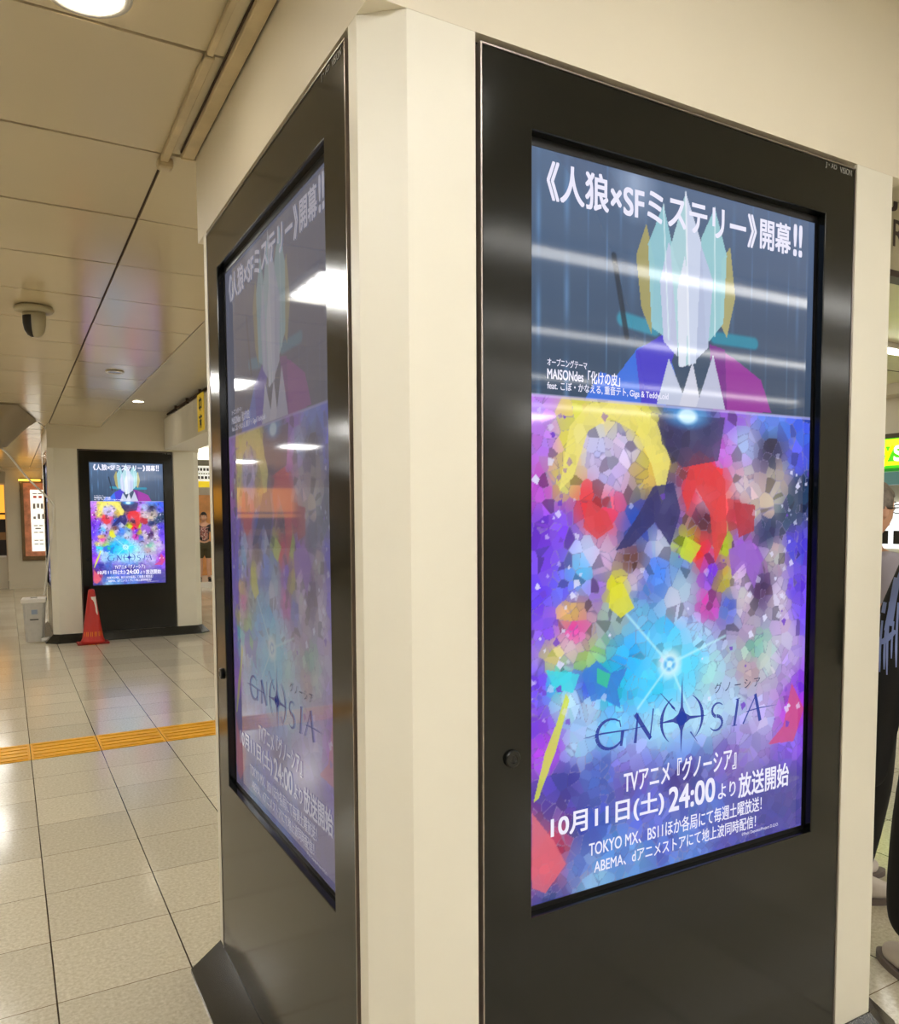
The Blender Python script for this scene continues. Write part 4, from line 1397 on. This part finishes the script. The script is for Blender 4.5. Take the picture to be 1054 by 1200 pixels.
    obj('lips', tube(bmesh.new(), [R_ @ Vector(p) for p in ((-0.022, 0.070, -0.063), (-0.008, 0.0815, -0.062), (0.008, 0.0815, -0.062), (0.022, 0.070, -0.063))], [0.002, 0.0048, 0.0048, 0.002], 8), mat('lips', (180, 104, 96), 0.5), t)
    # hair: a shell over the skull
    bm = bmesh.new()
    bmesh.ops.create_icosphere(bm, subdivisions=4, radius=1.0)
    dead = []
    for v in bm.verts:
        n = v.co.copy()
        lim = 0.30 if n.y > 0.25 else (-0.15 if n.y > -0.25 else -0.62)
        if abs(n.x) > 0.55 and n.y > -0.1 and n.y < 0.45:
            lim = -0.02
        if n.z < lim:
            dead.append(v)
        wv = 0.003 * math.sin(n.x * 23 + n.y * 17) * math.cos(n.z * 19)
        v.co = Vector((n.x * (0.082 + wv), n.y * (0.103 + wv) - 0.003, n.z * (0.124 + wv) + 0.002))
    bmesh.ops.delete(bm, geom=dead, context='VERTS')
    bmesh.ops.solidify(bm, geom=bm.faces[:], thickness=0.010)
    bm.transform(R_)
    obj('hair', bm, hair, t, True)
    if glasses:
        bm = bmesh.new()
        for s in (-1, 1):
            tube(bm, [R_ @ Vector((s * 0.032 + 0.024 * math.cos(a), 0.0995 - 0.004 * abs(math.cos(a)), 0.001 + 0.018 * math.sin(a))) for a in [2 * math.pi * i / 20 for i in range(21)]], 0.002, 6)
            tube(bm, [R_ @ Vector((s * 0.055, 0.097, 0.006)), R_ @ Vector((s * 0.077, 0.07, 0.006)), R_ @ Vector((s * 0.083, 0.0, 0.004))], 0.0022, 6)
        tube(bm, [R_ @ Vector((-0.008, 0.101, 0.004)), R_ @ Vector((0.008, 0.101, 0.004))], 0.002, 6)
        gl = obj('glasses', bm, M['black'], t, True)
    # garments follow the same joints with a little more girth
    def grow(keys, f, extra=None):
        d = {q: (J[q][0].copy(), J[q][1] * f) for q in keys}
        if extra:
            d.update(extra)
        return d
    jf = 1.42 if jacket else 1.16
    top = grow(['pel', 'wst', 'che', 'upp', 'shl', 'shr', 'ell', 'elr'], jf)
    top['pel'] = (J['pel'][0] + Vector((0, 0, 0.02)), 0.125 * k * jf)
    Et = [('pel', 'wst'), ('wst', 'che'), ('che', 'upp'), ('upp', 'shl'), ('upp', 'shr'), ('shl', 'ell'), ('shr', 'elr')]
    for side in 'lr':
        if jacket:
            top['cu' + side] = (J['wr' + side][0] - (J['el' + side][0] - J['wr' + side][0]) * 0.85, 0.062 * k)
            top['el' + side] = (J['el' + side][0], 0.075 * k)
            Et.append(('el' + side, 'cu' + side))
        else:
            top['el' + side] = (J['el' + side][0] + (J['sh' + side][0] - J['el' + side][0]) * 0.35, 0.062 * k)
    if jacket:
        top['hem'] = (V3(-0.02, 0, 0.70), 0.20 * k)
        Et.append(('pel', 'hem'))
        top['col'] = (J['nk'][0] + Vector((0, -0.005, 0.0)), 0.085 * k)
        Et.append(('upp', 'col'))
    tm = fuse([skin_mesh(top, Et, 'pel')], 0.011)
    # flatten the torso front to back
    shirt = obj('jacket' if jacket else 'shirt', tm, shirt_mat or cloth, t)
    leg = {'pel': (J['pel'][0] + Vector((0, 0, -0.01)), 0.122 * k)}
    El = []
    for side in 'lr':
        leg['hp' + side] = (J['hp' + side][0], 0.105 * k)
        leg['kn' + side] = (J['kne' + side][0], (0.075 + flare * 0.5) * k) if not shorts else (J['kne' + side][0] + Vector((0, 0, 0.05)), 0.095 * k)
        El += [('pel', 'hp' + side), ('hp' + side, 'kn' + side)]
        if not shorts:
            leg['ca' + side] = (J['cal' + side][0] + Vector((0, 0, -0.08 * k)), (0.07 + flare) * k)
            leg['an' + side] = (J['an' + side][0] + Vector((0, 0, 0.04 * k)), (0.06 + flare * 0.6) * k)
            El += [('kn' + side, 'ca' + side), ('ca' + side, 'an' + side)]
    obj('shorts' if shorts else 'trousers', fuse([skin_mesh(leg, El, 'pel')], 0.011), M['cloth_olive'] if shorts else cloth, t)
    for s, side in ((-1, 'l'), (1, 'r')):
        a, o_ = J['an' + side][0], J['to' + side][0]
        d = Vector((o_.x - a.x, o_.y - a.y, 0)).normalized()
        sh = {'h': (Vector((a.x, a.y, 0.055 * k)) - d * 0.03 * k, 0.042 * k), 'm': (Vector((a.x, a.y, 0.055 * k)) + d * 0.05 * k, 0.044 * k), 't': (Vector((a.x, a.y, 0.042 * k)) + d * 0.16 * k, 0.036 * k), 'c': (Vector((a.x, a.y, 0.11 * k)), 0.046 * k)}
        me = fuse([skin_mesh(sh, [('h', 'm'), ('m', 't'), ('m', 'c')], 'm')], 0.008)
        for v in me.vertices:
            v.co.z = max(v.co.z, 0.018 * k)
        so = obj('shoe', me, shoe_mat, t)
        bm = bmesh.new()
        n_ = Vector((-d.y, d.x, 0))
        pts = []
        for i in range(24):
            q = 2 * math.pi * i / 24
            l_ = 0.062 * k + 0.138 * k * math.cos(q)
            wv = (0.041 + 0.006 * math.cos(q)) * k * math.sin(q)
            p = Vector((a.x, a.y, 0)) + d * l_ + n_ * wv
            pts.append((p.x, p.y))
        prism(bm, pts, 0.0, 0.024 * k)
        obj('sole', bm, M['sole'] if shoe_mat is M['sneaker'] else M['black'], so)
    return t, shirt, J


armsN = {'l': ((-0.235, -0.01, 1.11), (-0.25, 0.06, 0.87)), 'r': ((0.235, -0.01, 1.11), (0.25, 0.06, 0.87))}
person('person', 'older person with grey hair and glasses in a pale lilac shirt, behind the pillar edge', 1.68, (*at(1009, 700, 1, 0.62).xy, 0), math.radians(-112), math.radians(8), {'l': ((-0.235, -0.01, 1.11), (-0.10, 0.24, 1.12)), 'r': ((0.235, -0.01, 1.11), (0.10, 0.25, 1.14))},
       {'l': (-0.09, 0.06), 'r': (0.10, -0.04)}, mat('black trousers', (26, 25, 27), 0.85), M['hair_grey'], M['sneaker'], glasses=True, shirt_mat=M['cloth_lilac'])
pb, jk, JB = person('person', 'person in black jacket with lilac drip print and white sneakers, at right edge', 1.72, (2.07, 0.0, 0), math.radians(-32), 0.0,
                    {'l': ((-0.275, -0.02, 1.10), (-0.285, 0.03, 0.855)), 'r': ((0.26, 0.0, 1.10), (0.27, 0.05, 0.855))}, {'l': (-0.125, 0.065), 'r': (0.06, -0.07)},
                    M['cloth_black'], M['hair_black'], M['sneaker'], flare=0.05, jacket=True)
pf, sf, JF = person('person', 'distant person in a dark printed tee and olive shorts standing before orange wood', 1.60, (at(239.5, 640, 1, 17.25).x, 17.25, 0.12), math.radians(168), 0.0, armsN,
                    {'l': (-0.10, 0.03), 'r': (0.11, 0.02)}, M['cloth_navy'], M['hair_black'], M['black'], shorts=True)


def decal(host, strokes, origin_dir, r, m, name, lift=0.003):
    """pen strokes laid onto the cloth: each is a ribbon projected along a world direction"""
    bpy.context.view_layer.update()
    mw = host.matrix_world
    inv = mw.inverted()
    bv = BVHTree.FromPolygons([v.co[:] for v in host.data.vertices], [p.vertices[:] for p in host.data.polygons])
    bm = bmesh.new()
    for st in strokes:
        prev = None
        for i, (p, wd) in enumerate(st):
            q = Vector(st[min(i + 1, len(st) - 1)][0]) - Vector(st[max(i - 1, 0)][0])
            side = Vector(origin_dir).cross(q).normalized()
            pair = []
            ok = True
            for s in (-1, 1):
                o_ = Vector(p) + side * wd * s
                dirl = (inv.to_3x3() @ Vector(origin_dir)).normalized()
                hit = bv.ray_cast(inv @ (o_ - Vector(origin_dir) * 1.0), dirl)
                if hit[0] is None:
                    ok = False
                    break
                pair.append(hit[0] - dirl * lift)
            if not ok:
                prev = None
                continue
            vs_ = [bm.verts.new(k) for k in pair]
            if prev:
                bm.faces.new((prev[0], prev[1], vs_[1], vs_[0]))
            prev = vs_
    return obj(name, bm, m, host)


view = (Vector((2.05, 0.02, 1.3)) - CAM)
view.z = 0
view.normalize()


def W(u, v):
    """a point on the jacket's upright plane"""
    d = fw + rt * ((u - CX) / FOC) - up * ((v - CY) / FOC)
    n = view
    tt = ((Vector((2.05, 0.02, 1.0)) - CAM) @ n) / (d @ n)
    return CAM + d * tt


ST = []


def st(pts, w0):
    sp_ = spline([W(*p) for p in pts], 6)
    n = len(sp_)
    ST.append([(p, w0 * (1 if i < n * 0.7 else 1 - 0.6 * (i - n * 0.7) / (n * 0.3))) for i, p in enumerate(sp_)])


st([(1036, 690), (1041, 668), (1045, 660), (1042, 680), (1036, 712)], 0.006)
st([(1041, 712), (1045, 680), (1050, 664), (1054, 670), (1050, 700), (1044, 730)], 0.006)
st([(1050, 725), (1055, 690), (1060, 668), (1066, 672), (1060, 705)], 0.006)
for u, v0, v1, w_ in ((1035, 705, 806, 0.004), (1039, 720, 775, 0.003), (1044, 720, 772, 0.003), (1047, 700, 778, 0.003), (1052, 720, 760, 0.0025), (1057, 700, 770, 0.003), (1064, 690, 745, 0.003)):
    st([(u + 1.5, v0), (u, (v0 + v1) / 2), (u - 0.5, v1)], w_)
st([(1034, 738), (1042, 742), (1056, 730)], 0.008)
decal(jk, ST, view, 0.004, M['drip'], 'drip_print')
# backpack strap with buckle
bpk = thing('backpack', 'black backpack worn by the person in the drip print jacket', 'backpack', (2.07, 0.0, 0), math.radians(-32))
bm = mbox((-0.15, -0.36, 1.02), (0.15, -0.21, 1.46), 0.05)
obj('bag_body', bm, M['cloth_black'], bpk)
obj('pocket', mbox((-0.11, -0.385, 1.06), (0.11, -0.361, 1.24), 0.01), mat('dark grey pocket', (30, 30, 32), 0.7), bpk)
for s in (-1, 1):
    obj('strap', tube(bmesh.new(), spline([(s * 0.10, -0.22, 1.44), (s * 0.13, -0.12, 1.545), (s * 0.13, 0.05, 1.54), (s * 0.13, 0.19, 1.38), (s * 0.15, 0.15, 1.15), (s * 0.12, -0.215, 1.06)], 6), 0.014, 8), M['cloth_black'], bpk, True)
# chest print of the distant tee
bpy.context.view_layer.update()
fdir = Vector((math.sin(math.radians(0)), 1, 0))
base = pf.location
SP = []
for i in range(5):
    z = 1.0 + i * 0.075 + base.z
    SP.append([(Vector((base.x - 0.10 + 0.04 * j, base.y - 0.4, z)), 0.038) for j in range(6)])
pm = bpy.data.materials.new('red and grey print')
pm.use_nodes = True
nt = pm.node_tree
no = nt.nodes.new('ShaderNodeTexNoise')
no.inputs['Scale'].default_value = 14
cr = nt.nodes.new('ShaderNodeValToRGB')
cr.color_ramp.elements[0].position = 0.38
cr.color_ramp.elements[0].color = (*lin((70, 60, 60)), 1)
cr.color_ramp.elements[1].position = 0.62
cr.color_ramp.elements[1].color = (*lin((215, 205, 195)), 1)
e = cr.color_ramp.elements.new(0.5)
e.color = (*lin((190, 90, 80)), 1)
nt.links.new(no.outputs['Fac'], cr.inputs[0])
nt.links.new(cr.outputs[0], nt.nodes['Principled BSDF'].inputs['Base Color'])
decal(sf, SP, (0, 1, 0), 0.02, pm, 'chest_print', 0.004)
